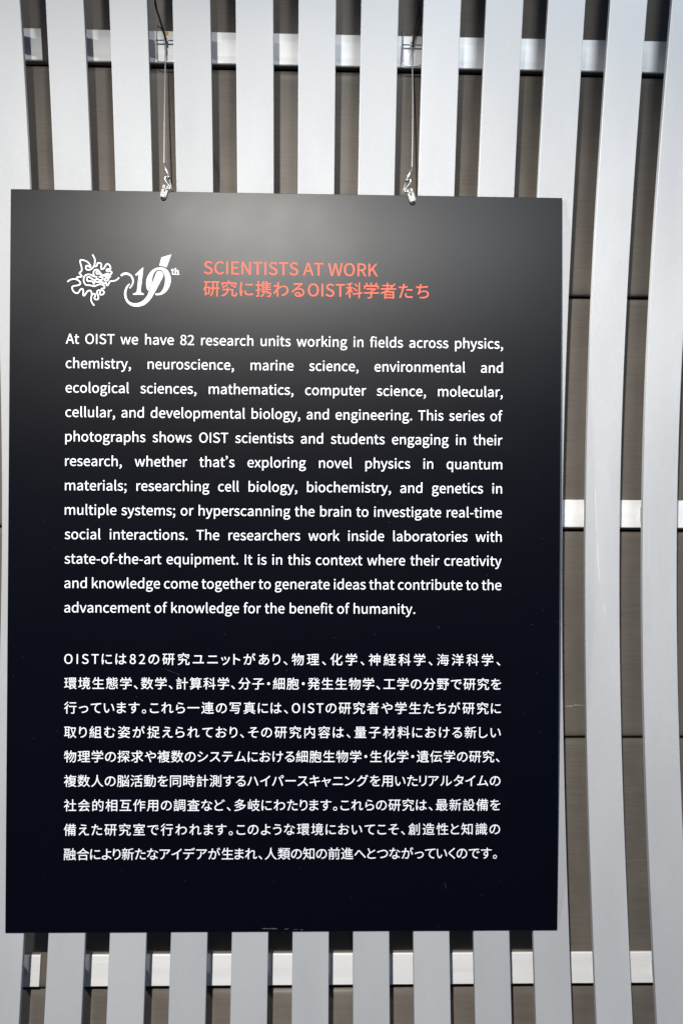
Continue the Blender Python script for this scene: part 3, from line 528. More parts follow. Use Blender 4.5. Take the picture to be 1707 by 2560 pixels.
創	1.0	/f*O0P*O0P0c/f0c 1v(f1p(Q1](L02(M0K%^1V%a2:%m2Y(-2e(e2e1t1v1t ,@._,y.{,,0/+Q/q -g,]-g+t*d+t*h,] *i-:*i-w-g-w-g-5*i-5 *c%a+I%a+I(7-k(7-k%c.S%c.S*a*c*a +I*#-k*#-k(t+I(t *)-<)q*v)N)a(n(S)J($*8)V*[+<.M+<.M.R*).R +O1)*f0=(x/*)D.D*p/G,10f.Y.|/)/V,T1;,m1b,,1w
動	1.0	/p/?.P/?.P.S/n.S/L+X/(*A.K)9.K)=,4)(,4)z.G)z.G*Y,4*Y,4+=.E+=.E.^,4.^,4/C.X/C.X0#,40#,40q.F13-|1o+e1N),1<)>0^+H0j+H0#(|0#(|/C+H/C+H.^)?.^)?+=+H+=+H*Y)<*Y)<)z+H)z+H(|(|(h)+(!-o(T-B(1-{%T/6(q/~*M0J,E0[.S27.S2!*11d(X1?(I0%(M0=%_1a%a2,%k2I(,2_(c2o)u3%.u3%/?0^/?0b1l/r1l +H,c+H+s*!+s*!,c -_,c-_+s,4+s,4,c +H.)+H-:*!-:*!.) -_.)-_-:,4-:,4.)
化	1.0	0s.W/5-)/51g.>1g.>,F,.++,g*K.>+C.>)H.D([.Y(0/(%t/i%m1i%m2O%z2y(J34)@3?*^2M+)2=)/2*(i1e(^/q(^/@(k/5)F/5+|1<-f3(/j290? *c/M(|-M)S,^*o.0*o%Y+e%Y+e/L,q1b,#1y
取	1.0	1P-S0d+T/}-W/P/s2(/s .4/s.h/s/B-+08*d//)<-t(9.J%Y/[(Y0a)t1Z(^2k%b3D(B2/)A11*_2;-=2y0V2I0d2<0b.40b ).)1,P)g,P%[-@%[-@)t.@**.<*l-@*]-@0^.00^.01H)%1H)%0^)l0^)l*+(x){ ,P0^,P/**Y/**Y0^ ,P.B,P,e*Y,e*Y.B ,P+|,P*P*Y*6*Y+|
合	1.0	-=0e+~/X*R.](z-t)U-0+=.(+=-O0{-O0{.92l-93F.!0r/?/f0..c1+/(1X.?1| ,}/>.40N/P/;0w.;+Z.; *d%[+U%[+U(:0l(:0l%a1b%a1b,0*d,0 +U+E0l+E0l)%+U)%
同	1.0	+=.^0~.^0~/E+=/E /Y,h/Y*Z,]*Z,],h +r)*,])*,])u0F)u0F-M+r-M )O%W*?%W*?0U1y0U1y(b1t(M1a(G0.(H0I%X2>%h2a()2j(a2j1C)O1C
境	1.0	1P+s1P+/-z+/-z+s 1P-21P,J-z,J-z-2 /G1.,{1.,{0H2Z0H2Z1.0<1./t2!/,1r 0J/).S/).{/3.U0>-r00.7/),[/),[.B2w.B2w/)14/)1b0+0v0< -2*S.A*S.0)a-g)$-!(T+r(7,>%V-X(!.I([.v)L//*S01*S01(s07(90I%z15%i1{%i2^%p3)(636)?2S)_2N(d2<(L1u(I1C(I1%(M0z(l0z*S2?*S2?-i-2-i )2),,M*H,>+3+.*g+..G,6.G,6/5+./5+.1m*>1m*>/5))/5)).G*>.G*>*J(t)z
多	1.0	,,0P+#/l)h/3*A.W+h/B,{050/05/0/7-v.F,M/F+q.z-2-~+=-:)E,k)k,$,#,_.3-]0(.{0o/j1K0_0u0~0h0{-n0{.U1i-[1{ .d-4-_,B,A+T*h*r+<*7-6+1.l,81r,80p+%/Q*,..+7-I*n.g)c,2(p)B(G)c%W,[(-/?))0O)g1S*U2H+S3-,c2T-%2F,~/^,~0F-p/L.%
姿	1.0	)C,m,,.A+u/%)(-V +c/s,.0Q+.1.)w1^)O1) /F*;.W)Y,-*0,q+,/~+, -.0N,./=,k.l-m0,/10,.o/+.6.8-4-V+^-+,+,H,o,Z,C+q)/+q)/+,+o+,*_)c-R)++W(Y),(B)J%X,M%~.h(k2D%]32(=/Z)C0E*/0y+,3-+,3-+q-D+q-m,W-3,g.^-V/Q.a0%-r0h-81],i2g,K37-01}-J1$-y0@.^/q/U/}0,1s0,1=.w1~.]3#0^2G0r2:0n.60n.Z1h-p1y
子	1.0	-f,y)*,y)*,,-f,,-f(f-_(R-I(L+J(N+l%Y.#%i.N(*.Y(e.Y,,36,,36,y.Y,y.Y./0V/A2?0h1a181N13*513*50B0T0B/4/E-f.V
学	1.0	-a+X)3+X)3*l-a*l-a(_-Z(N-F(I+R(J+u%[-|%j.G().R(^.R*l3.*l3.+X.R+X.R,%0$,o1?-j0i.40W.0+).0+)-G/]-G-a,G ..0*+^0*,*0=*}1o*=1Q+;0*)G0*)G-p*6-p*6/?2+/?2+-p2x-p2x0*1*0*231W1@1s030*.B0*.x0>.!2%-;1i
室	1.0	*3*4-b*4-b(b)2(b)2%w3.%w3.(b.T(b.T*42.*42.*x.T*x.T,--b,--b*x*3*x 0t,P1R+k23,914-;/{.>/B-t0:--+v,m-k.J1t.J1t/2*K/2*K.J,c.J+1-+*F,b*]+v -o0y)=0y)=.z*-.z*-032-032-.z2{.z2{0y.j0y.52(-F1n
容	1.0	+!.I)P-N*,,p+_-y-#/B,7/Y 0e-}2!,r2Z-I1<.R/_/X/,/- -,-I+s,C*K+M(w*j)M*,*|*o*|%X+l%X+l%|0I%|0I%]1<%]1<*{2g*83=*y0g,5/Y-!.X-~.l.=.).Z +l*Z0I*Z0I(f+l(f -*,?.0-G/?,<0W+D+q+D -o0v)J0v)J.r*:.r*:0/1z0/1z.r2n.r2n0v.m0v.82#-D1n
岐	1.0	/l07->07->/L/l/L/l-e-I-e-I,{.#,{-r,w.X+6/X)j.1(t,U(?,~%Y._(:01)51D(=2l%]3C(C1{(x0k)h2(+G2w-T2G-h29-e0Z-e0Z/L31/L31070Z070Z1y/l1y 1v,{15+P06*>/@+R.a,{ )<)Q,A)x,A);,});,}/e,A/e,A*Z+N*Q+N1o*j1o*j*I)y*?)y/e)</e)<*8
工	1.0	)+(M34(M34)?.U)?.U/m2Z/m2Z0a)a0a)a/m-[/m-[)?)+)?
性	1.0	*J%Z+<%Z+<1y*J1y )4.>(n,v)N,b)p.2*%/e)G/m ,/-x,i.:+z0/+C/s ,:(!32(!32(m0A(m0A+[2^+[2^,H0A,H0A.h2u.h2u/U0A/U0A1u/N1u/N/U.+/U.N1=-_1I-//5,>-F-(,~-o.h/N.h/N,H-,,H-,+[/N+[/N(m,:(m
態	1.0	+R(k+X(<+p%{,?%l-)%h/K%h0)%n0K(*0a(V0k)D0()^/u(_/d(O/F(L-.(L,O(Q,C(l,C*9+R*9 .S)./0)S.(*o-L*M 2=(,3+(F2.*M1D*7 )T)C(v(L)[()*:)#*f*)*!*D -(-m*Q-m*Q.I-(.I )h*Z*Q*Z*Q,,-(,,-(+K,t+=+s+=,.*a-M*k-h+#-n+K-n/$)h/$ -(-;-(,^*Q,^*Q-; /[0_/[1q.p1q.p/N.u.}/+.a/M.P0*.L1m.L2>.R2Z.h2v/v26052+/B1g/201/2/e/7/[/O/[0%160N2]1%2!1U /[,x/[.5.p.5.p+^.u+0/,*n/N*^0,*Y1r*Y2C*a2a*v2{,,2:,F20+O1j+?03+?/f+E/[+^/[,?1<,i2i-@2/-q -I/h-o/4.M/X,t1F,=1(,y0B*M08,,1f+=2!*G1))g0O)/03)E/H
捉	1.0	1d0a1d.L.!.L.!0a *C/a({/a({.t*C.t*C,F(n+y)$+.*C+T*C([*?(L*2(H)-(I)C%[*j%k+)(*+1(Z+1+m,Q,:,G-$+1,]+1.t,O.t,O/a+1/a+11x*C1x -7-e/L-e/L(p.X)Q-z*e.4,J-F,O-7+.,w)x,I(x+e(0,B%Y-0(W-c)l.C(k/3(402%u1>%n32%n3I(S1A(R0;(Y0;+72v+72v+|0;+|0;-e2R-e2R1F-71F
探	1.0	,Z/>-@/>-@0W220W22/A2v/A2v1@,Z1@ -^._,M-d-*--.>.8/@/Y.V/r 1>.@27-32r-_1w.k0d/x0,/P /A,K,P,K,P+b.o+b-U*(,i)H+v(y,K(<.()P/A+5/A%c0/%c0/+81A)U2k(?3C(|1r*-0^+b3%+b3%,K0/,K0/-b/A-b *E/a))/a)).t*E.t*E,M(y+|)4+2*E+Z*E(Y*4(H)5(H)K%a*m%n++(,+2(Y+2+v,B,C,4-/+2,i+2.t,;.t,;/a+2/a+21y*E1y
携	1.0	,L*r.!*r-k)w-C)3,f(Y+s(4,I%V-D(-.+(m.V)e.q*r0A*r/~)x28)x2((t1q(J1K(A00(G0E%b1h%_21%f2L%x2m(^3%*93**V0{*V1>+V,L+V /s0c-~0c.H1i-b1z-#0G,*/1,*/a+)/a+)1y*;1y*;/a)#/a)#.t*;.t*;,J(y+|)3+2*;+W*;([*+(J).(J)C%]*c%l*}(++)([+)+u,2,@,#-++),f+).t,$.t,G.B-//4-/+u-q+u-q,42|,42|,p0O,p0O-U2Q-U2Q.-0O.-0O.o2Q.o2Q/E0O/E0O0)2s0)2s0c0N0c0i0m0#1{/;1b /f,p-q,p-q-U/f-U -q.--q.o/f.o/f.- -q/E-q0)/f0)/f/E
数	1.0	,]08-4/{.41H-N1f *4/x*o06*-1_)O1H ,^*Z,))w*k*R+<+I--+I +M)J*=(j({(B)D%c*q(9,2))-/(J-a(},e)V-P*^.)+|-Y,2-M,/+[,/+s,e+.,q*n,/)=,/)=+I*M+I)g*7 +F/q))/q))/1+//1*/..(y-F)G,h*K-M+F.H+F-%,3-%,3.V-b-F.1-~,B/1.M/1.M/q,3/q,31z+F1z .{/$.P-n-v,m.T,=/?-h/g,20>*g/1)@-V(:.%%V/U([0e)z1a(a2q%d3I(D21)B12*f1v,^2F.|31.|31/i/z/i0B1f/V1q 1:-20g+Y03-6/k.|1X.|
料	1.0	)P/j)e.V*F.g*1/y)f18)-1) +~.e,T.S-N1*,g1; />/q0*/.0R/i/f0M.f10.>0U /Y,E0#-(/3-e...@-f-f )$-E*Z-E)o+K(q)r)=)%*-*M*p,9*p%Z+[%Z+[,:,i*@-@*}+[-7+[-E-M-E-M.2+[.2+[1v*p1v*p.2)$.2 -X*!1,*^1,%Z1v%Z1v*l3C+(37+o1v+X1v1y1,1y1,+K-K*k
新	1.0	-M)*.))J-.+5,T*u )W*/({);)U(p*5)m*d*|*#+0 .e,~.T*U.8)@-a(7.@%d.y(w/>*=/P,~/P-C16-C16%_2$%_2$-C3;-C3;.0/P.0/P0>1>0^2w1.281g0]19.e0r +G0i)40i)40(.10(.10i,<0i+a1}*v1l ,/.5)#.5)#-N+@-N+@,?)),?))+V+@+V+@(d+4(U*@(U*V%p+i%|,$(8,,(c,,+V.5+V.5,?,,,?,,-N.A-N.A.5,u.5-R/o,g/~ *C.5++.G*Y/|)w/n
時	1.0	.A)p.x(s/^)?/$*<.3+9-P*q /X0Y-80Y-8/q/X/q/X.I,i.I,i-_1*-_1*,F,n,F,n+]1*+]1*(Z1#(K0p(G/A(H/Z%Z1K%i1m((1v(Y1v+]37+]37,F1v,F1v-_3A-_3A.I0I.I0I/q2r/q2r0Y0I0Y0I1z/X1z +j*W*0*W*0-3+j-3 *0-y*00J+j0J+j-y )C(u*0(u*0)n,V)n,V16)C16
最	1.0	0{/]0{.p+=.p+=/] 0{0}0{05+=05+=0} *N.91m.91m1W*N1W ,z,1*v,1*v,v,z,v )-(8,z(c,z%Y-i%Y-i(l.D(s.D)U-i)O-i,v32,v32-Z)(-Z)(,v*/,v*/)+)$(} .5+Q.s+Q.^+K/9*=0%)=/)(b.#(:.K%]/U(/0X(l1[(.2o%]3A(>23(d12)>21*Q2p,$2C,925,6.5,6 1q+Q1?*W0Y)j/v*W/F+Q ,z*f*v*f*v+R,z+R ,z)G*v)2*v*,,z*,
材	1.0	18/R-r/R-r.e0z.e06-E/=,,.;*{-6*+-m)F/^+718-T18(h12(T0z(N/=(N/W%Z1W%k1}(,2-(i2-.e3<.e3</R2-/R2-1x181x +(/S)3/S)3.e*y.e*#,C(l*M);)_*8+1+(-(+(%Z+u%Z+u-H-5+X-g,?+u.I+u.e-K.e-K/S+u/S+u1y+(1y
査	1.0	*~(Y)-(Y)-%p31%p31(Y1;(Y1;-#*~-# +o)I0G)I0G(Y+o(Y 0G*s0G*)+o*)+o*s +o,?0G,?0G+P+o+P -a0Q)00Q)0/j,i/j*}.=(v-:)K,Y*Z-1+h-t,l.i-a/f-a-E.P-E.P/f/F.k0J-x1X-62k,a3A-C15.B/F/j3-/j3-0Q.P0Q.P1y-a1y
求	1.0	*t-%+b+|,D,N+S-R*L.V)n./ )Q(g-a+7-a(h-Y(Q-E(L+^(N+{%W-6%Y.!%h.H(*.S(h.S-7/B+g0@*J1L)C2h(T3D)<1_*B07+r2V.61q.f/k,O/+-h.S/+.S/83(/83(0(1a0(210Y0*1s/V1A1U0(.S0(.S1w-a1w-a0()80()8/8-a/8-a,,(})P
洋	1.0	+S/b,)0B)~1e)O1. ++,n+W-O)L.f(|.. ){%r+i+R+,,$)6(F 0D/p.F/p.~0--x1z-41^.4/p,I/p,I/(/8/(/8-J,j-J,j,^/8,^/8+!,++!,+*5/8*5/8%Y0,%Y0,*53=*53=+!0,+!0,,^2_,^2_-J0,-J0,/(3#/(3#/p18/p2;1c1J1|
活	1.0	+[/y,.0])~1l)R15 +(,t+R-W)J.f(|.- )z%h+~+F+E+y)8(@ ,,-p/B-p/B+|,v+|,v%Z-c%Z-c(,1d(,1d%a2Q%a2Q+|00+|00-p3:-p3:.^00.^000Z2j192,1u/[1?,[0u,s03/B0N/B.^,,.^ -c+51d+51d(r-c(r
海	1.0	+Q0!,!0^*(1k)V16 *n,i+>-H)J.R(|-y *%%l+Q+L*r+w)?(: 0!,P-^,P-p.+1f.+1^,P0(,P0Q,p/9.+.i-j +d+f,h+f,A):1A):1*(U0_(F/A(L/V%f0}%e1I%n1k(.21):3!):3!)}2:)}2F+f3@+f3@,P2J,P2R.H2S.n-/.n,q,P+d,P 1Y+f1L)}-=)}-S+f /n)}0@*B.{+c.N+F ,a0%+V.N,>.!-Q/u3%/u3%0a-t0a.=1g-M1z
測	1.0	.S.Y.S-6,g-6,g.Y .S,P.S+,,g+,,g,P .S0c.S/?,g/?,g0c ,#*C/=*C/=1J,#1J /:%~/x(I.]*1.!)m +n(}*|(%+]%V,S([-;)v,N*. 2,(_2%(L1p(G0F(H0^%Y2I%j2i()2s(_2s1y2,1y 00*B0t*B0t0k000k +40!+c0b)u1n)H17 *j-*+:-i*I.@)F.m(x.4 )w%h+F+B*e+k)1(5
物	1.0	-f/Q-2.M,Q-Y-2-.-r.,.L/;/I/;.z-v.@,[-V+O,e*[-E*/.;+./$,E/a-l01/;1*/;0Q-2/f+6.c)T-I(>./%l/H)20L*|1;-(1n/;2B/;1|*L1i)<1Q(d1+(R/w(W01%g1J%g1r%s27(42R(r2j*432/[340(.j0(/<1l.P1y )@/9(o-S)M-1){.o*~.o*~,=(u+d).*u*~+N*~%Y+k%Y+k+f-5,3-+,w+k,R+k.o,y.o,y/]+k/]+k1x*~1x*~/]*./]*A13)Y1=
理	1.0	/V.V/V-.-q-.-q.V 2#.V2#-.0>-.0>.V /V0b/V/:-q/:-q0b 2#0b2#/:0>/:0>0b ,*%|3D%|3D(h0D(h0D*>2}*>2}+)0D+)0D,F2o,F2o1I-*1I-*,F/P,F/P+),y+),y*>/P*>/P(h,*(h )-(j,Y)y,L*i+7*B+7-0,C-0,C-x+7-x+70F,R0F,R13)#13)#0F*H0F*H-x)/-x)/-0*H-0*H*+(u)[
環	1.0	,B-u30-u30.X,B.X 1],^1]+X-r+X-r,^ 2$0x2$/j0u/j0u0x 0>0x0>/j/5/j/50x .X0x.X/j-R/j-R0x ,n/12j/12j1T,n1T (~(o,#)j+w*Q*s*5*s-0+q-0+q-u*s-u*s0H+}0H+}13(z13(z0H*.0H*.-u))-u))-0*.-0*.)|(n)Z 02(H02)%.=(Y.=)v/_*u04)p0u(x1l(62s%d3E(D2A(l1K)J3#*>2K*m1$)s0D*{2J*{2J-=---=--*{.k*{-G*3+t)],D)%-X)S-X(|-L(N-5(;-Q%^
生	1.0	*A/K)--X)r-++%.y-d.y-d,L*C,L*C+^-d+^-d(k).(k).%{32%{32(k.W(k.W+^27+^27,L.W,L.W.y2[.y2[/i.W/i.W1y-d1y-d/i+H/i,%1V+41i
用	1.0	*7-**!*Q)Y)9(r(,)Q%T**(@*N)4*x+(-h+(-h%d.Y%d.Y+(1]+(1](h1V(S1A(M/V(N/r%a1z%m2C(.2M(h2M11*711 -h0B-h.S+(.S+(0B 1].S.Y.S.Y0B1]0B -h-g-h+q+!+q+(-*+(-g 1]+q.Y+q.Y-g1]-g
発	1.0	0o/*0+/y1h1D1-1n/e0N/!1v.<1b/A/^0k-z+P-z,r/H-p17-<1O-.1L)v1L)v0e,e0e+_/7*>0@)i/s+/.c*!-p(o-7)B,W+%-W+%-0,8-0,8+^,8+M)[+M)[*b,0*b+u)~+G)A*X(g)F(6)x%T+?(5,7(z,i)l-!*b/%*b/%(t/,(>/=%x/^%g09%b1e%b28%j2V(*2j(]2s)S2-)s1~(e1r(Q1^(L0C(L/}(R/v(s/v*b2X*b2X+M/v+M/v-017-017-W2o,X3I-?2?-s1>.Z3)0+2J0S /%-0/%+M-*+M-*+]-*-0
的	1.0	0I*[10+*/C-[.d-: *g0/)N0/)N%u*:%u*:(k-F(k-F0/+Q0/,-1m+51{ ,Z/E,Z-!*:-!*:/E *:,;,Z,;,Z)T*:)T .P/f-N-t.4-G/9/F2./F1r*S1b)B1K(j0{(W/=(^/V%p19%n1h%z21(=2K({2^*=2x/g2y02/T020$1m/71}
相	1.0	2(-o2(+s.]+s.]-o .]0N2(0N2(.X.].X 2(+,2()0.])0.]+, -n%b.]%b.](D2((D2(%e2v%e2v1<-n1< *v/S)+/S)+.f*m.f){,D(o*M);)d*1+2*v-#*v%Z+f%Z+f,h,s+/-F+n+f-e+f.f-A.f-A/S+f/S+f1y*v1y
真	1.0	2N%[31(6/b)V/2)# *w(l)0(5)e%Y+P(8-/)),F)S -b0})L0})L0;-W0;-L/U*h/U*h*M)0*M)0)i3.)i3.*M1R*M1R/U.</U.H0;2o0;2o0}.R0}.a1q-j1{ +U+;0b+;0b*M+U*M 0b-a0b-#+U-#+U-a +U.{0b.{0b.7+U.7 0b,N0b+m+U+m+U,N
知	1.0	.^%x/M%x/M(n1q(n1q((2d((2d0{.^0{ /M021q021q)Z/M)Z )e/{(s.D)U-s*M/^+A/^+A-m+A-G)!-G)!,X+<,X+++L*a*@){)9(t(;)M%]*A(E*})5+m*|-b(_.:)E,!+o,.,X.=,X.=-G,2-G,3-l,3/^-{/^-{0J*g0J++1k*;1z
研	1.0	16-=/E-=/E0R160R -@,N.V,N.:*0-o)$-.(%-j%U.T(]/$)r/<+2/D,N16,N16%Y2#%Y2#,N3=,N3=-=2#-=2#0R3)0R3)1@-]1@-]0R.W0R.W-=-@-= )*0T*N0T)q..(r,4)9+<)p,5)p(.*U(.*U)#,p)#,p-t*V-t+<0T-$0T-$1@)*1@ ,+-.,+)j*U)j*U-.
社	1.0	+B0*,$0P*x1z*=1W ),/8,*/8+J.5*[-8(m+g)3*w*h,7*h%Z+V%Z+V,M,h+)-<+i+e-?,P.N-//e,a0%,R0!),0! /l.H-A.H-A-Y/l-Y/l(s,m(s,m(%3=(%3=(s0^(s0^-Y3%-Y3%.H0^.H0^1|/l1|
神	1.0	+;0)+z0Q*v1x*:1U /_-+/_+O.++O.+-+ .+/G/_/G/_-p.+-p 2++O0N+O0N-+2+-+ 0N-p0N/G2+/G2+-p /_02-?02-?*5.+*5.+*f/_*f/_%Z0N%Z0N*f2+*f2+*<2u*<2u020N020N1y/_1y )+/8+y/8*W-8(r+g)8*w*],1*]%Z+H%Z+H,N,V+(-*+h+W-<,B.K,y/e,Q0%,D0!)+0!
科	1.0	/2/s/z/*0S/Z/f0G.c12.10a .n,w/c,+0:,]/D-K.8.8-d-g +%1;),0s)A07*t0M*t.j(}.j(}-}*j-})u,#(n*J):)_*-*{*t,Y*t%[+e%[+e,q,i+3-<+o+e-j+e-}-E-}-E.j+e.j+e0^-51-,b1k -D)o1)*J1)%[1u%[1u*W3B*n37+X1u+E1u1z1)1z1)+9-9*]
究	1.0	+<.X)]-r*5-:+u.+-P/4,n/V 0^.42--92d-j15.c/J/V.s/- ,q,R)n,R)n+g,o+g,[*p,()x*y)))/(>)d%Z+b(N,t)P-O*Z-c+g/y+g/y({/~(F02($0P%q1$%l27%l2e%t3$(73?)x2S*<2K(u2A(_20(Y12(Y0r(a0l(|0l,R-d,R-d-V,q-V -h0f)D0f)D.o*6.o*6/|2!/|2!.t2t.t2t0f.j0f.,2#-71m
算	1.0	1+-]1+,|+A,|+A-] 1+,J1++i+A+i+A,J 1+.n1+.3+A.3+A.n .@0i-G/j.+/F+o/F,M/[,%0H-|0H-|1-+!1-+B1k*U1~)q0e(u/a)W/5*W0H+20H+f/F*O/F*O+4+~+4+~*L+}*6)/*6)/)Q+e)Q*x(n)?(7)p%X*~(!+o(O,D(~,b)Q/e)Q/e%[0W%[0W)Q31)Q31*60W*60W+41{+41{/F0p/F1K/a0v0H3)0H3)1-/M1-/k1m.|1~ ,p*6,q*J,q+4/e+4/e*6 /(0H/z0H0e/F.3/F
細	1.0	*u(6+T(D+8*i*Z*[ )4)A(r(-)Q%r*+*X)G*e ,P(_-.(s,J+%+r*r ,C+k,M+@-.+V,@-f+f-R,2,G*4,/+R-v,f/s,%0<+4.e)~.Z*v0%+e1[*}1x*103)P/+(t.M)0-g)1-h*h.#)l,c)B,3({+x)7+5 .E)=.E,M/p,M/p)= 0[,M24,M24)=0[)= -Y%j.E%j.E(P24(P24%r2~%r2~1C-Y1C .E-;.E0Q/p0Q/p-; 0[0Q240Q24-;0[-;
組	1.0	+-(2+o(?+P*h*o*[ )<)A(y(-)]%q*5*X)N*e ,](s-@),,e+$,+*p .!(Z-!(Z-!%p3<%p3<(Z2Q(Z2Q1D.!1D .l*n1e*n1e(Z.l(Z 1e-f1e+W.l+W.l-f .l0Y1e0Y1e.P.l.P ,S+l,c+.-G+C,]-d+}-Q,B,L*C,4+i-t-%/l,?08+I.i*-.^+*0)+y1^+31|*=06)X/.(y.P)6-g*v.#)s,f)G,7)!+~)<+5
経	1.0	*v((+Y(7+;*j*Z*[ (p%y)T%e*.*V)G*e ,P(a-0(u,M+(+q*r 1!/T0/.^/>/U.b0Z1b0Z -30Z.D0Z-u0L.X/7/O.2.9-M,u,}-E,=.n,q00-[1J,q2x,>3K-!2$-L0l./1|/L2n102:1F2+1C-31C /i+A-[+A-[*W/i*W/i(_-0(_-0%v37%v37(_0X(_0X*W2g*W2g+A0X+A0X,s/i,s ,;+l,J+6--+N,@-d+b-Q,(,M*?,7+a-z,v/t,00@+;.j**.a+l1]*|1|*108)P/1(s.T)1-g*j.#)n,i)B,9({,!)8+5
者	1.0	0Z0)0Z0R-n0R-n1y,}1y,}0R*,0R*,/k,}/k,}.A)-.A)--V-Q-V+;,?(r+A)G*[+M+R+M%Y,?%Y,?%|0t%|0t%^1h%^1h,F-+,F.u-V3/-V3/.A/t.A1B/b2[121v1U -n/k0A/k.Z.A-n.A 0t)t0t(d,?(d,?)t ,?+a0t+a0t*U,?*U
胞	1.0	)[-G)Q*^)<)8(r%y)R%V*%)A*=+=+l+=+l(V+X(D*T(E*k%X,4%h,M(%,T(U,T.(-3-Z-T.,-T)*-[(G-t%~.F%k/2%f1n%f2Q%n2z(135(j3A)h2W*)2E(h21(Q1j(L/7(L.P(W.B)*.B+G0t+G0t.V-q.V.I/[2*/[1x,>1d+.1C*|09+#0N*91e*92-*C2H*[2f,)2t/~2t0F.i0F/81h.E1z-Z/w,T.9,T1H)[1H 0,-o0,,0.B,0.B-o +l0]+l.j*C.j*C0] +l-~+l,**A,**C-G*C-~
脳	1.0	-C/v-[.e.H.{.-00-X1H,s15 /Z/%0I/6/z1i/51] 1*.a1m.G3;1J2G1f )[-O)Q*e)<)=(q%})Q%Z*()H*>+H+l+H+l(X+X(F*S(F*j%Z,4%i,M(),T(W,T1R)[1R +l0i+l.u*D.u*D0i +l..+l,5*B,5*D-O*D.. /g+n.A)r.t)G0>+@1M*-1|*i0a,$1Q.+0m.E0+,P.i-N.>,w 24)7.))7.)-v-;-v-;%_.)%_.)(I24(I24%d2}%d2}-t24-t
融	1.0	-,/L-,.G*E.G*E/L )^-k-s-k-s0*)^0* ),0e.H0e.H1K),1K +(*g+V*y*w,9*I,* .l+K0M+K0M(w.Y(^.n%r2P(R2c%Y3B%l2})82G*n1l*a2?)717)%17+K2r+K2r/d17/d171r0M1r0M/d.l/d 0R.|0R,5/J,5/J.| 25.|25,512,512.| +m*b*;*b*;*-+J*-+J%w,*%w,**--2*--2*b,F*b-/,),V,? );%])y%])y,O-T,O-T(U-F(G,P(H,e%g-x%r.3(..9(T.9-1);-1
行	1.0	-F0L2w0L2w1;-F1; *A0_(u/O)F.n*z0.,?1Z+P1z ,u-C0b-C0b(c0Z(P0F(K.[(M.v%]09%^1$%i1I(+1S(b1S-C38-C38.2,u.2 *Q-_(k,.)E+H*_,X*_%V+O%V+O-Q,h/9+z/S
複	1.0	1g-N1g,f.<,f.<-N 1g.k1g.%.<.%.<.k *}0++X0T*b1{*-1W -N0@,H.{-1.M-O.q-O,/.o,/-h*t,C)w,|)C.3*8/9)1-j(Z,5(;,[%X.A($/y(b1?($2t%Y3I(@1}(]0d)/1m*(2[+52++N1x+K/?+K/i,/2U,/2U/E-t/E.B0+310+310n.g0n/01h.=1{ .i*l1I*l0k*./|)T/;*,.d*g (~/3+[/3*C-,(l+M)4*_*R,**R%Z+:%Z+:,5,D*Y,o+<+~,<-!-@,P-m+^,c+<--,W/^,1/},#/z(~/z
計	1.0	)e-s-F-s-F.T)e.T )e,G-D,G-D-))e-) )7/A-s/A-s0$)70$ +G00,*0S+61}*T1^ )m%h*S%h*S(=-F(=-F+V)m+V ,^*r,^(~*S(~*S*r 0(.(-q.(-q-70(-70(%Y0w%Y0w-738-738.(0w.(0w1g0(1g
設	1.0	)P-s,p-s,p.T)P.T )P,G,q,G,q-))P-) )$/A-?/A-?0$)$0$ +,00+k0S*w1}*:1^ -4,4.1,4-_,#.H*_/D)Q.1(o,p(E,p+V)P+V)P%h*9%h*9(=,n(=-7%Y.b(20#({1?(22n%[3C(F1x(p0b)Q1r*y2b,k21-!2!,|-4,| ,+*r,+(~*9(~*9*r .<0>.8/b.$/%-Y.J,s-s-I-:.9-w.h.b.~/O/)0</)0h0x0h0x.y1,.$1E-p1o-j2V-j3/-o3).U2V.P1t.P1h.X1f.x1f1S.<1S 0w+!0#*$/,+#.I,41Y,4
調	1.0	)F-s,I-s,I.T)F.T )F,G,I,G,I-))F-) ({/A,i/A,i0$({0$ *y0.+W0Q*i1{*11] )G%h*+%h*+(=,@(=,1(),e%Y-L(s-s*A.)+o.--9.-0b2:0b2:(^2%(J0q(K1,%_2W%n2s(-2z(^2z1J-I1J-I-9-;*n,{)X,J(M,J+V)G+V /p/G.c/G.c.h/p.h/p-Y.Q-Y.Q,{1q,{1q-Y0N-Y0N.h1^.h1^/G0N/G0N0B/p0B .d(u/?(u/?)H1S)H1S,%.d,% 0w+H0w*(/?*(/?+H +h*r+h(~*+(~*+*r
識	1.0	29/*2x/E2$1<1F1$ )L-s+{-s+{.S)L.S )L,D+{,D+{-%)L-% )+/A,9/A,90$)+0$ *a04+=0O*M1v)s1a ,j(I-N(I-N)7/()7/((w/g(w.q(2/B%d1!)>1T(,1t%k2<%_2U%g2n((39)[2_**2R(~2=(Z1u(~1W*)2D+F2|,r2=-41G+,10-k3/-k3/.R1,.R0~1x091x0C.R/5.R/Y/p.w/{.V.R-t.R-U/z,z/r-7.R,=.R,=-k0G-k0m*2/i(y/i-2,j-2 .#0g,Q0g,Q0(/y0(/y0g.l0g.91s-W1b /(*u/()p-N)p-N*u -N,T/(,T/(+Q-N+Q )K%f*,%f*,(:+|(:+|+R)K+R +@*p+@(y*,(y*,*p
造	1.0	*}/7+^/f)w1O)=1% 1K+}1K*9-[*9-[+} ,o)S2=)S2=,d,o,d /30R-k0R.51Z-H1l,l0;+w/#,[.Z-I/l/3/l/3.B+x.B+x-[32-[32.B0!.B0!/l2a/l2a0R0!0R0!1y/31y )$-[)$,p*Q,p*Q)N)$(I)U%b*E(Q+((r,$(@->%w/!%n32%x3H(l/#(W-G(_,3)$+@)T+@-[
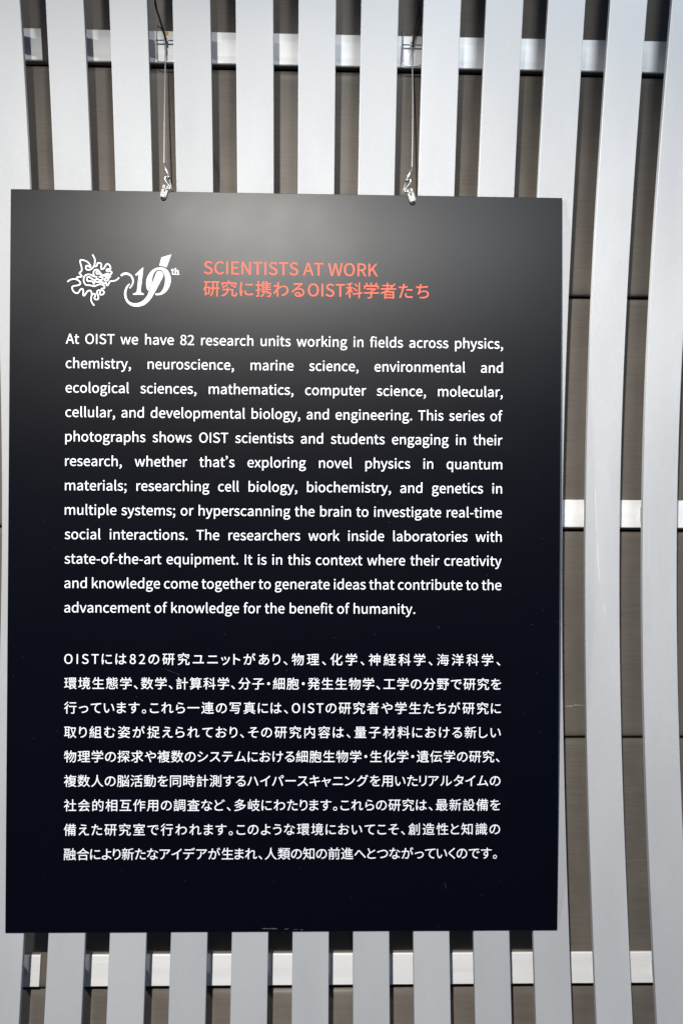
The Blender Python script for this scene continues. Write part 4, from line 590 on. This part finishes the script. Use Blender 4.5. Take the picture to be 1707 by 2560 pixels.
連	1.0	*~/@+b/n**1n)J1G ,J+m.z+m.z+!+g+!+g*=.z*=.z)!/j)!/j*=3/*=3/+!/j+!/j+m2E+m2E/L/j/L/j072{072{0x/j0x/j1y.z1y.z0x+v0x+v07.z07.z/L,J/L .z-A.z,J-7,J-7-A 1V-A1V,J/j,J/j-A .z.o.z-y-7-y-7.o 1V.o1V-y/j-y/j.o )!./)!-B*N-B*N)n)c)@(n(G)F%Y*/(]*h),+5(q+o(E-4%r/)%g36%s3L(k/,(T-B(^,$)-+=)^+=./
進	1.0	*209*w/>+[/p*q0j)m1b)014 /f-W/f,I-Z,I-Z-W -Z/E/f/E/f.9-Z.9 /f+g/f*S-Z*S-Z+g /z0,-k0,.L1[-c1n,d/j+C.0+x-R,l.Q,l)m33)m33*S0Q*S0Q+g2V+g2V,I0Q,I0Q-W2X-W2X.90Q.90Q/E2{/E2{0,0t0,0-1b/>1M )4-[)4,m*P,m*P)Y)h)3(|(R)]%b*F(T+((x+R(f,3(B-R%x/;%n3,%x3E(q/<(a-](i,C)/+C)a+C-[
遺	1.0	1B,L1B+t-F+t-F,L 1B+I1B*p-F*p-F+I 1B-M1B,w-F,w-F-M +2/M+o/|*)1p)J1G ,P/W.v/W.v/(+^/(+^.M31.M31/(/f/(/f/W28/W281?/f1?/f1x.v1x.v1?,P1? .v0l.v0,-<0,-<0l 1H0l1H0,/f0,/f0l )!./)!-B*N-B*N)o)b)@(k(E)C%Y*.(^*h),+6(q+o(E-4%r/)%g36%s3L(k/,(T-g(X,[(n.t*+.<*C03*C/t)t2A(n2f)D0=*C21*C21-{,Y-{,Y*C.4*C,+)C,W(o,$)-+=)^+=./
野	1.0	+E.l+E-T*#-T*#.l -K.l-K-T,,-T,,.l +E0b+E/L*#/L*#0b -K0b-K/L,,/L,,0b )%($.M(p.L)W,0);,0*n.3*n.3+W,0+W,0,q.3,q.31E)?1E)?,q+A,q+A+W)>+W)>*n+A*n+A)2(x(r 09.[1B-h.H-h.H,y07,y07(^03(O/~(J.V(L.p%Z0Z%i0|()1)([1),y2E,y1h+02K*z3G-[2o-k2b-h2#-h29-~19.o2@/r371$2_1G2O1C.T1C.T0X1t0X0_/9/R/v.}/F
量	1.0	0u/|0u/C+?/C+?/| 0u1*0u0M+?0M+?1* *O.q1g.q1g1W*O1W )+-f32-f32.D)+.D -c+V-c*w++*w+++V 18+V18*w.Q*w.Q+V -c,c-c,)++,)++,c 18,c18,).Q,).Q,c )$%t38%t38(S.Q(S.Q)42?)42?)k.Q)k.Q*G2)*G2)-7*=-7*=*G-c*G-c)k)|)k)|)4-c)4-c(S)$(S
類	1.0	-8+W-g+{,c,t,5,S ,B0:,v0(-c1H,}1] )y0%*V0>)v1Y)?1D 2+-82+,0/(,0/(-8 2++Q2+*H/(*H/(+Q 2+.y2+-r/(-r/(.y .C(j-.(0-b%W.{(:0%)-/?)S 2q%X3P((1V)O0{)) +++V)++V)+*q+(*q*u*6*R)W)t(}(u(J)D%l*k(c+S)d-2(D-f(y+i*J+o*q-s*q-s+V+q+V+q,Y++,Y +,/q)*/q)*/2*j/2)u.1(s-G)F,p*=-V+,.T+,,t+p,t+p.B-I---u-e+p/#+p/2-o/2-o/q+p/q+p1l+,1l .<)h2u)h2u/Y0X/Y0y0a3:0a3:1H-w1H-w0a0$0a/l/Y.</Y"""
AL = '!#$%()*+,-./0123456789:;<=>?@ABCDEFGHIJKLMNOPQRSTUVWXYZ[]^_abcdefghijklmnopqrstuvwxyz{|}~'
IDX = {c: i for i, c in enumerate(AL)}
ADV, OUT = {}, {}
for ln in GLYPHS.strip('\n').split('\n'):
    c, a, e = ln.split('\t')
    ADV[c] = float(a)
    OUT[c] = []
    for s in e.split():
        n = [IDX[s[i]] * len(AL) + IDX[s[i + 1]] - 400 for i in range(0, len(s), 2)]
        OUT[c].append([(n[i] / 1000, n[i + 1] / 1000) for i in range(0, len(n), 2)])
if '’' in OUT:                                           # set the apostrophe tight
    mx = min(x for s in OUT['’'] for x, _ in s)
    OUT['’'] = [[(x - mx + .06, y) for x, y in s] for s in OUT['’']]
    ADV['’'] = .27
EXT = {c: (min(x for s in o for x, _ in s), max(x for s in o for x, _ in s)) for c, o in OUT.items() if o}

cache = {}
def fill(outlines, weight):
    cu = bpy.data.curves.new('outline', 'CURVE')
    cu.dimensions = '2D'; cu.fill_mode = 'BOTH'; cu.offset = weight
    for s in outlines:
        sp = cu.splines.new('POLY')
        sp.points.add(len(s) - 1)
        for q, (x, y) in zip(sp.points, s): q.co = (x, y, 0, 1)
        sp.use_cyclic_u = True
    ob = bpy.data.objects.new('outline', cu)
    me = bpy.data.meshes.new_from_object(ob)
    r = ([tuple(v.co[:2]) for v in me.vertices], [tuple(p.vertices) for p in me.polygons])
    bpy.data.objects.remove(ob); bpy.data.meshes.remove(me); bpy.data.curves.remove(cu)
    return r
def glyph(c, weight):
    if (c, weight) not in cache:
        def area(r):
            vs, fs = r
            return sum(abs((vs[f[k]][0] - vs[f[0]][0]) * (vs[f[k + 1]][1] - vs[f[0]][1]) - (vs[f[k + 1]][0] - vs[f[0]][0]) * (vs[f[k]][1] - vs[f[0]][1])) / 2
                       for f in fs for k in range(1, len(f) - 1))
        per = sum(math.dist(s[i - 1], s[i]) for s in OUT[c] for i in range(len(s)))
        a0 = area(fill(OUT[c], 0))
        for k in (1, .85, .7, .55, .4, .25, 0):          # narrow counters take less weight
            r = fill(OUT[c], weight * k)
            if k == 0 or .80 < (area(r) - a0) / (per * weight * k) < 1.08: break
        cache[c, weight] = r
    return cache[c, weight]

INK_Y = -.0006
def add_flat(VV, FF, verts, faces, fx, fz):
    base = len(VV)
    VV += [(fx(x), INK_Y, fz(y)) for x, y in verts]
    for f in faces:
        n = Vector(VV[base + f[1]]) - Vector(VV[base + f[0]])
        q = Vector(VV[base + f[2]]) - Vector(VV[base + f[0]])
        FF.append(tuple(base + i for i in (f if n.cross(q).y < 0 else f[::-1])))

def text_obj(name, lines, em, weight, material, sx=1.0):
    """lines: (characters with x positions in metres, baseline z)"""
    VV, FF = [], []
    for chars, z0 in lines:
        for c, x0 in chars:
            if c == ' ': continue
            vs, fs = glyph(c, weight)
            add_flat(VV, FF, vs, fs, lambda x: x0 + x * em * sx, lambda y: z0 + y * em)
    me = bpy.data.meshes.new(name)
    me.from_pydata(VV, [], FF)
    return link(name, me, material, board)

def set_line(s, em, x0, x1=None, mode='words', adv=None):
    """x0, x1: where the ink of the first and last character begins and ends"""
    A = adv or ADV
    pos, x = [], 0
    for c in s:
        pos.append(x); x += A[c] * em
    first = EXT[s[0]][0] * em
    off = x0 - first
    if x1 is not None:
        end = pos[-1] + EXT[s[-1]][1] * em + off
        slack = x1 - end
        if mode == 'words':
            n = s.count(' '); k = 0
            for i, c in enumerate(s):
                pos[i] += slack * k / n
                if c == ' ': k += 1
        else:
            n = len(s) - 1
            for i in range(len(s)): pos[i] += slack * i / n
    return [(c, q + off) for c, q in zip(s, pos)]

EN = [
    'At OIST we have 82 research units working in fields across physics,',
    'chemistry, neuroscience, marine science, environmental and',
    'ecological sciences, mathematics, computer science, molecular,',
    'cellular, and developmental biology, and engineering. This series of',
    'photographs shows OIST scientists and students engaging in their',
    'research, whether that’s exploring novel physics in quantum',
    'materials; researching cell biology, biochemistry, and genetics in',
    'multiple systems; or hyperscanning the brain to investigate real-time',
    'social interactions. The researchers work inside laboratories with',
    'state-of-the-art equipment. It is in this context where their creativity',
    'and knowledge come together to generate ideas that contribute to the',
    'advancement of knowledge for the benefit of humanity.',
]
JA = [
    'OISTには82の研究ユニットがあり、物理、化学、神経科学、海洋科学、',
    '環境生態学、数学、計算科学、分子・細胞・発生生物学、工学の分野で研究を',
    '行っています。これら一連の写真には、OISTの研究者や学生たちが研究に',
    '取り組む姿が捉えられており、その研究内容は、量子材料における新しい',
    '物理学の探求や複数のシステムにおける細胞生物学・生化学・遺伝学の研究、',
    '複数人の脳活動を同時計測するハイパースキャニングを用いたリアルタイムの',
    '社会的相互作用の調査など、多岐にわたります。これらの研究は、最新設備を',
    '備えた研究室で行われます。このような環境においてこそ、創造性と知識の',
    '融合により新たなアイデアが生まれ、人類の知の前進へとつながっていくのです。',
]
EM_E = .02190
en = []
for i, l in enumerate(EN):
    z = .3535 - .03970 * i
    en.append((set_line(l, EM_E, -.3592 + .00005 * i, .3533 if i < 11 else .2118, 'words'), z))
text_obj('english_text', en, EM_E, .003, M['ink'])

# Japanese: kanji on a full square, kana and marks set closer
PJ = dict(ADV)
SHIFT = {}
for c in OUT:
    if c in '、。':
        PJ[c] = .5
    elif c == '・':
        PJ[c] = .5
        OUT[c] = [[(x - .25, y) for x, y in s] for s in OUT[c]]
        EXT[c] = (EXT[c][0] - .25, EXT[c][1] - .25)
    elif 0x3040 <= ord(c) < 0x3100:
        w = EXT[c][1] - EXT[c][0]
        a = w + .11
        sh = EXT[c][0] - .055
        OUT[c] = [[(x - sh, y) for x, y in s] for s in OUT[c]]
        EXT[c] = (EXT[c][0] - sh, EXT[c][1] - sh)
        PJ[c] = a
        SHIFT[c] = sh
EM_J = .0211
ja = []
for i, l in enumerate(JA):
    z = -.1665 - .03968 * i
    x1 = {0: .3524, 4: .3524, 8: .3490}.get(i, .3540)
    ja.append((set_line(l, EM_J, -.3580 + .0002 * i, x1, 'track', PJ), z))
text_obj('japanese_text', ja, EM_J, .0035, M['ink'])

EM_T = .0281
TJ = {c: ADV[c] for c in ADV}
t2 = '研究に携わるOIST科学者たち'
x = 0; l2 = []
for c in t2:
    l2.append((c, x + SHIFT.get(c, 0) * EM_T)); x += ADV[c] * EM_T
f = l2[0][1] + EXT['研'][0] * EM_T
ee = l2[-1][1] + EXT['ち'][1] * EM_T
k = (.2307 + .1373) / (ee - f)
l2 = [(c, -.1373 + (q - f) * k) for c, q in l2]
text_obj('heading', [(set_line('SCIENTISTS AT WORK', EM_T, -.1369, .1466, 'track'), .4696), (l2, .4356)], EM_T, .001, M['coral'])

# --- the line-drawn emblem and the anniversary mark
def flat_tubes(name, strokes, to_px, w_px, parent):
    bm = bmesh.new()
    for s in strokes:
        pts = []
        for a, b2 in s:
            u, v2 = to_px(a, b2)
            q = ray(u, v2, 0)
            pts.append(Vector((q.x, -.0004, q.z)))
        tube(bm, catmull(pts, 5), w_px / 2 * .000653, 8, .12)
    return bm_obj(name, bm, M['ink'], parent, True)
E5 = lambda a, b2: (160 + a / 11.2, 630 + b2 / 11.2)
strokes = [
 [(805,75),(850,150),(875,220),(872,300),(855,390),(800,460),(740,495),(690,505),(640,490),(620,440),(630,395),(670,385),(720,415),(755,425),(745,375),(690,300),(620,255),(540,230),(480,225),(460,260),(475,330),(500,420),(510,500),(490,545),(450,580),(445,600),(480,640),(510,680),(480,700),(420,700),(375,715),(372,765)],
 [(105,840),(170,790),(250,762),(320,760),(390,785),(450,830),(470,880),(440,920),(380,940),(300,950),(250,970),(238,1010),(260,1080),(310,1135),(370,1155),(420,1130),(460,1065),(510,1030),(545,1060),(552,1130),(545,1200),(575,1225),(620,1170),(660,1110),(720,1080),(765,1100),(785,1160),(785,1220),(772,1280),(770,1350),(790,1410),(820,1460),(860,1500)],
 [(790,1215),(815,1185),(850,1170),(885,1190),(880,1240),(860,1290),(880,1325),(930,1335),(970,1310),(970,1240),(945,1180),(935,1110),(970,1075),(1015,1080),(1025,1110),(1010,1150),(1020,1190),(1060,1200),(1110,1180),(1130,1135),(1110,1090),(1065,1065),(1060,1030),(1100,1025),(1140,1010),(1140,960),(1090,920),(1020,905),(940,930),(880,955),(830,960),(740,935),(650,930),(600,900),(565,830),(560,770),(575,700),(620,650),(690,630),(760,640),(810,670),(880,695),(940,695)],
 [(880,690),(845,650),(835,600),(845,540),(890,502),(950,502),(1000,550),(1040,610),(1090,650),(1140,640),(1190,615),(1240,610),(1285,640),(1300,690),(1260,735)],
 [(1000,560),(950,540),(918,570),(930,612),(970,612),(1005,590),(1040,640),(1110,665),(1170,685),(1215,715),(1250,745),(1240,790),(1190,810),(1150,795),(1155,760),(1195,735)],
 [(1190,620),(1210,650),(1245,655),(1265,685),(1240,715)],
 [(858,400),(900,405),(935,370),(950,320),(990,305),(1040,325),(1060,370),(1045,430),(1055,475),(1095,480),(1140,440),(1180,370),(1225,335),(1280,370),(1310,430),(1310,475),(1260,485),(1205,490),(1205,530),(1240,545),(1300,540),(1345,565),(1335,610),(1290,635)],
 [(985,690),(1050,705),(1090,720),(1090,770),(1040,785),(980,780),(945,745),(880,785),(830,775),(780,745),(735,710),(680,700),(655,730),(655,790),(690,820),(760,820),(810,830),(840,890),(852,890),(880,830),(940,840),(1020,845),(1090,850),(1130,885),(1190,870),(1200,920),(1230,940),(1265,880),(1300,825),(1380,815),(1450,800),(1500,770),(1555,715)]]
flat_tubes('emblem', strokes, E5, 3.7, board)

E6 = lambda a, b2: (290 + a / 9.2235, 620 + b2 / 9.2235)
def shape(pts, smooth):
    pts = [Vector((a, b2, 0)) for a, b2 in pts]
    if smooth: pts = catmull(pts, 4, True)
    out = []
    for q in pts:
        u, v2 = E6(q.x, q.y)
        w = ray(u, v2, 0)
        out.append((w.x, w.z))
    return out
def strip(cl, ws):
    P = catmull([Vector((a, b2, w)) for (a, b2), w in zip(cl, ws)], 5)
    L, R = [], []
    for i, q in enumerate(P):
        t = (P[min(i + 1, len(P) - 1)] - P[max(i - 1, 0)]); t.z = 0; t.normalize()
        n = Vector((-t.y, t.x, 0)) * q.z / 2
        L.append((q.x + n.x, q.y + n.y)); R.append((q.x - n.x, q.y - n.y))
    return L + R[::-1]
shapes = [
 shape(strip([(122,640),(180,602),(240,592),(300,606),(358,650),(393,720),(398,790),(375,860),(322,930)], [46,50,52,48,42,36,32,28,24]), False),
 shape([(620,455),(638,458),(600,790),(575,985),(580,1020),(610,1040),(645,1052),(647,1080),(398,1080),(398,1055),(440,1045),(475,1020),(490,980),(512,790),(532,600),(475,642),(448,618),(540,530)], False),
 shape([(745,985),(715,920),(702,840),(705,760),(730,670),(790,570),(860,500),(940,462),(1020,450),(1100,460),(1180,505),(1235,580),(1265,680),(1265,780),(1240,880),(1190,970),(1120,1040),(1040,1080),(960,1090),(915,1085),(925,1050),(990,1045),(1050,1010),(1100,930),(1130,830),(1140,720),(1130,640),(1100,560),(1050,510),(990,500),(940,515),(890,565),(855,640),(838,720),(828,800),(800,870),(770,930)], True),
 shape([(955,545),(1010,530),(1060,550),(1095,600),(1095,640),(1060,720),(980,870),(900,1020),(830,1140),(760,1230),(660,1310),(560,1345),(460,1355),(360,1330),(270,1265),(215,1170),(195,1070),(210,970),(250,880),(310,825),(325,840),(280,910),(250,990),(245,1060),(255,1140),(295,1220),(370,1265),(450,1275),(540,1262),(620,1220),(690,1150),(740,1070),(780,960),(860,770),(930,590)], True),
 shape([(1280,150),(1055,220),(1005,410),(1090,420),(1170,450)], False),
 shape([(1305,480),(1322,480),(1322,505),(1345,505),(1345,522),(1322,522),(1322,590),(1330,600),(1350,595),(1350,612),(1318,622),(1298,605),(1298,522),(1275,522),(1275,510)], False),
 shape([(1352,472),(1392,462),(1392,525),(1420,505),(1445,515),(1450,545),(1450,600),(1468,605),(1468,620),(1412,620),(1412,605),(1424,600),(1424,550),(1412,530),(1392,545),(1392,600),(1402,605),(1402,620),(1352,620),(1352,605),(1364,600),(1364,488),(1352,482)], False)]
VV, FF = [], []
for s in shapes:
    vs, fs = fill([s], 0.0)
    add_flat(VV, FF, vs, fs, lambda x: x, lambda y: y)
me = bpy.data.meshes.new('anniversary_mark'); me.from_pydata(VV, [], FF)
link('anniversary_mark', me, M['ink'], board)

# --- scuffs and scratches on the board's face
def on_board(u, v2):
    q = ray(u, v2, 0); return (q.x, -.00025, q.z)
for ua, ub, v2, w in ((655, 694, 2321.5, .0020), (711, 722, 2322.5, .0014), (733, 746, 2323.5, .0013), (750, 759, 2324.5, .0013)):
    ribbon('scuff', [on_board(ua + (ub - ua) * i / 7, v2 + random.uniform(-.5, .5)) for i in range(8)], w, M['scuff'], board)
for ua, va, ub, vb in ((412, 1672, 452, 1688), (1094, 1565, 1098, 1572), (1112, 2205, 1114, 2222), (1178, 505, 1182, 509)):
    ribbon('scratch', [on_board(ua + (ub - ua) * i / 6, va + (vb - va) * i / 6) for i in range(7)], .0007, M['scuff_faint'], board)
for u, v2, r in ((717, 1675, 1.8), (683, 2204, 1.2), (973, 1306, 1.4), (1330, 1561, 1.2), (1392, 1555, 1.0)):
    ribbon('speck', [on_board(u - r, v2), on_board(u, v2), on_board(u + r, v2)], .0012, M['scuff'], board)

# ---------------------------------------------------------------- hanging hardware
HY = prof(.8545) + RAIL_D - .009             # plane of the hanger's front wires
def px(pts, y):
    return [ray(u, v2, y) for u, v2 in pts]

def hanger(uc, vtop, vbar, vbot, hw, label):
    c = ray(uc, vbot, HY)
    root = empty('wire_hanger', c)
    tag(root, label, 'hanger', 'wire hangers on the top rail')
    r = .0011
    bm = bmesh.new()
    a = ray(uc - hw, vtop, HY); b2 = ray(uc + hw, vtop + 1, HY)
    zb = ray(uc, vbot, HY).z
    rr = .006
    pts = [Vector((a.x, HY + .016, .8800)), Vector((a.x, HY + .010, a.z - .001)), Vector((a.x, HY + .003, a.z)), Vector((a.x, HY, a.z - .006))]
    pts += [Vector((a.x, HY, a.z + (zb + rr - a.z) * t)) for t in (.3, .6, 1)]
    for i in range(1, 5):
        w = math.pi / 2 * i / 4
        pts.append(Vector((a.x + rr - rr * math.cos(w), HY, zb + rr - rr * math.sin(w))))
    pts.append(Vector(((a.x + b2.x) / 2, HY, zb)))
    for i in range(0, 5):
        w = math.pi / 2 * (1 - i / 4)
        pts.append(Vector((b2.x - rr + rr * math.cos(w), HY, zb + rr - rr * math.sin(w))))
    pts += [Vector((b2.x, HY, b2.z + (zb + rr - b2.z) * t)) for t in (.6, .3)]
    pts += [Vector((b2.x, HY, b2.z - .006)), Vector((b2.x, HY + .003, b2.z)), Vector((b2.x, HY + .010, b2.z - .001)), Vector((b2.x, HY + .016, .8800))]
    tube(bm, pts, r, 10)
    bm_obj('frame', bm, M['steel'], root, True)
    bm = bmesh.new()
    zc = ray(uc, vbar, HY).z
    tube(bm, [Vector((a.x - .0008, HY - .0022, zc)), Vector((b2.x + .0008, HY - .0022, zc))], r, 10)
    bm_obj('crossbar', bm, M['steel'], root, True)
    return root, zc
h1, zc1 = hanger(415.5, 60, 102.5, 153.5, 23.5, 'steel wire hanger on the top rail, half hidden by the slat beside it')
h2, zc2 = hanger(1031.2, 72, 114, 165, 24.2, 'steel wire hanger on the top rail, fully visible in its gap')

def cable(bar, rope, grip, hook, tail, loopw, label):
    y = HY - .0022
    base = ray(*grip[1], -.006)
    root = empty('hanging_cable', base)
    tag(root, label, 'cable', 'steel cables the board hangs on')
    # loop over the crossbar
    u, v2 = bar
    bm = bmesh.new()
    top = ray(u, v2 - 7, y); low = ray(rope[0][0], rope[0][1] - 8, y)
    w = loopw * .00062
    lp = [low + Vector((0, -.0005, 0)), Vector((low.x - w * .9, y - .0022, top.z - .006)), Vector((low.x - w * .7, y - .0024, top.z - .001)),
          Vector((low.x, y + .0005, top.z + .0012)), Vector((low.x + w * .7, y + .0026, top.z - .001)), Vector((low.x + w * .9, y + .0022, top.z - .006)), low + Vector((0, .0005, 0))]
    tube(bm, catmull(lp, 5), .0006, 8)
    bm_obj('loop', bm, M['rope'], root, True)
    bm = bmesh.new()
    a = ray(rope[0][0], rope[0][1] - 9, y); b2 = ray(rope[0][0], rope[0][1] + 3, y)
    tube(bm, [a, a * .9 + b2 * .1, a * .1 + b2 * .9, b2], [.0011, .0017, .0017, .0012], 10)
    bm_obj('crimp', bm, M['clip'], root, True)
    # rope: a gently bowed strand with a laid twist
    bm = bmesh.new()
    a = ray(*rope[0], y); e2 = ray(*rope[-1], -.006)
    pts = []
    n = 150
    for i in range(n + 1):
        t = i / n
        q = a.lerp(e2, t)
        mid = ray(*rope[1], (y - .006) / 2)
        bow = mid.x - (a.x + e2.x) / 2
        q.x += bow * 4 * t * (1 - t)
        pts.append(q)
    for ph in (0, 2.094, 4.189):
        tube(bm, [q + Vector((math.cos(i * .9 + ph), math.sin(i * .9 + ph), 0)) * .00052 for i, q in enumerate(pts)], .00058, 6)
    bm_obj('rope', bm, M['rope'], root, True)
    # gripper: a turned barrel with a rim
    A = ray(*grip[0], -.006); B = ray(*grip[1], -.006)
    bm = bmesh.new()
    r = .0027
    prof_g = [(-.10, .0009), (.02, .0011), (.05, .0019), (.10, .0024), (.13, r), (.80, r), (.82, r * .9), (.84, r * 1.18), (.96, r * 1.18), (1.0, r * .9), (1.01, .001)]
    tube(bm, [A.lerp(B, t) for t, _ in prof_g], [rr for _, rr in prof_g], 24)
    g = bm_obj('gripper', bm, M['nickel'], root, True)
    bm = bmesh.new()
    tube(bm, catmull(px(hook, -.0075), 6), .0011, 10)
    bm_obj('hook', bm, M['nickel'], root, True)
    bm = bmesh.new()
    tt = px(tail, -.005)
    tube(bm, [tt[0], tt[0].lerp(tt[1], .5), tt[1]], .0007, 8)
    bm_obj('rope_end', bm, M['rope'], root, True)
cable((415.5, 102.5), [(414.5, 122), (411.6, 270), (410.6, 409)], [(410.9, 410.5), (423.2, 446)],
      [(417.5, 441), (413.2, 443), (413.2, 449), (417, 456), (422.5, 463), (426, 470), (422.5, 472.5), (417, 471)], [(423.6, 449), (431.3, 475.5)], 5,
      'left steel cable, ending in a gripper that leans right over the board')
cable((1031.2, 114), [(1029.8, 135), (1031, 280), (1029.4, 418)], [(1028.8, 420.5), (1015.6, 454)],
      [(1021.5, 448.5), (1025.4, 449.5), (1025.6, 455), (1022, 461), (1015.5, 469), (1011.5, 476), (1013.5, 479.5), (1018.5, 479)], [(1013.5, 457), (1005.8, 483)], 5,
      'right steel cable, ending in a gripper that leans left over the board')

def clip(top, low, label):
    """two-pronged bright clip with a screw, fixed through the board's upper edge"""
    A = ray(*top, -.0035); B = ray(*low, -.0035)
    root = empty('board_clip', B)
    tag(root, label, 'clip', 'clips on the upper edge of the board')
    ax = (A - B); L = ax.length; ax.normalize()
    sd = Vector((ax.z, 0, -ax.x))
    hw, gp = .0051, .0012
    bm = bmesh.new()
    def P(s, t): q = B + ax * t + sd * s; return (q.x, q.z)
    outline = [P(-hw, L), P(-gp, L), P(-gp, L * .42), P(gp, L * .42), P(gp, L), P(hw, L), P(hw, .001)]
    for i in range(1, 8):
        w = math.pi * i / 8
        outline.append(P(hw * math.cos(w), .001 - hw * .75 * math.sin(w)))
    outline.append(P(-hw, .001))
    prism(bm, outline[::-1], -.0052, -.0036)
    bmesh.ops.recalc_face_normals(bm, faces=bm.faces)
    o = bm_obj('plate', bm, M['clip'], root)
    bm = bmesh.new()
    cc = Vector((B.x, 0, B.z)) + Vector((ax.x, 0, ax.z)) * .0006
    tube(bm, [Vector((cc.x, -.0030, cc.z)), Vector((cc.x, -.0060, cc.z)), Vector((cc.x, -.0072, cc.z)), Vector((cc.x, -.0076, cc.z))], [.0034, .0034, .0029, .0016], 20)
    bm_obj('screw', bm, M['brass'], root, True)
    bm = bmesh.new()
    tube(bm, [Vector((cc.x, -.0001, cc.z - .0016)), Vector((cc.x, -.0034, cc.z - .0016))], [.0050, .0046], 20)
    bm_obj('washer', bm, M['black'], root)
    bm = bmesh.new()
    e0 = A - ax * .006
    tube(bm, [Vector((e0.x, -.0045, e0.z)) - sd * (hw + .0006), Vector((e0.x, -.0045, e0.z)) + sd * (hw + .0006)], .0010, 8)
    bm_obj('pin', bm, M['nickel'], root, True)
clip((416.2, 464), (408.4, 491), 'bright two-pronged clip leaning right, under the left cable')
clip((1022.3, 473), (1031.4, 502), 'bright two-pronged clip leaning left, under the right cable')

def tie(pts, label):
    P = catmull([ray(u, v2, HY - .005 - .004 * i) for i, (u, v2) in enumerate(pts)], 6)
    bm = bmesh.new()
    rings = []
    for i, q in enumerate(P):
        t = (P[min(i + 1, len(P) - 1)] - P[max(i - 1, 0)]).normalized()
        n = t.cross(Vector((0, 1, 0))).normalized()
        w = .0016 if i < len(P) - 4 else .0012
        f = Vector((0, .0006, 0))
        rings.append([bm.verts.new(q + n * w + f), bm.verts.new(q - n * w + f), bm.verts.new(q - n * w - f), bm.verts.new(q + n * w - f)])
    for a, b2 in zip(rings, rings[1:]):
        for k in range(4): bm.faces.new((a[k], a[(k + 1) % 4], b2[(k + 1) % 4], b2[k]))
    bm.faces.new(rings[0][::-1]); bm.faces.new(rings[-1])
    bmesh.ops.recalc_face_normals(bm, faces=bm.faces)
    o = bm_obj('cable_tie', bm, M['black'])
    tag(o, label, 'cable tie', 'black ties on the wire hangers')
tie([(416.5, 107), (412, 86), (407, 70), (399.5, 46), (391.5, 22), (388.5, 2), (386, -25)], 'black tie tail bending left and running out of the photo top, on the left hanger')
tie([(1031, 118), (1033.5, 100), (1037, 79), (1043, 48), (1047.2, 30), (1048, 5)], 'black tie tail ending just below the photo top, on the right hanger')

def sticker(u, v2, r, label):
    y = 0
    for _ in range(10):
        q = ray(u, v2, y); y = prof(q.z) + RAIL_D - .0004
    bm = bmesh.new()
    s = slope(q.z)
    ring = [bm.verts.new((q.x + r * math.cos(w), y + s * r * math.sin(w), q.z + r * math.sin(w))) for w in [2 * math.pi * i / 32 for i in range(32)]]
    f = bm.faces.new(ring)
    if f.normal.y > 0: f.normal_flip()
    o = bm_obj('round_sticker', bm, M['yellow'])
    tag(o, label, 'sticker', 'yellow dots on the top rail')
sticker(417, 83.5, .0034, 'small round yellow sticker on the rail behind the left hanger')
sticker(1035, 92.5, .0037, 'small round yellow sticker on the rail behind the right hanger')
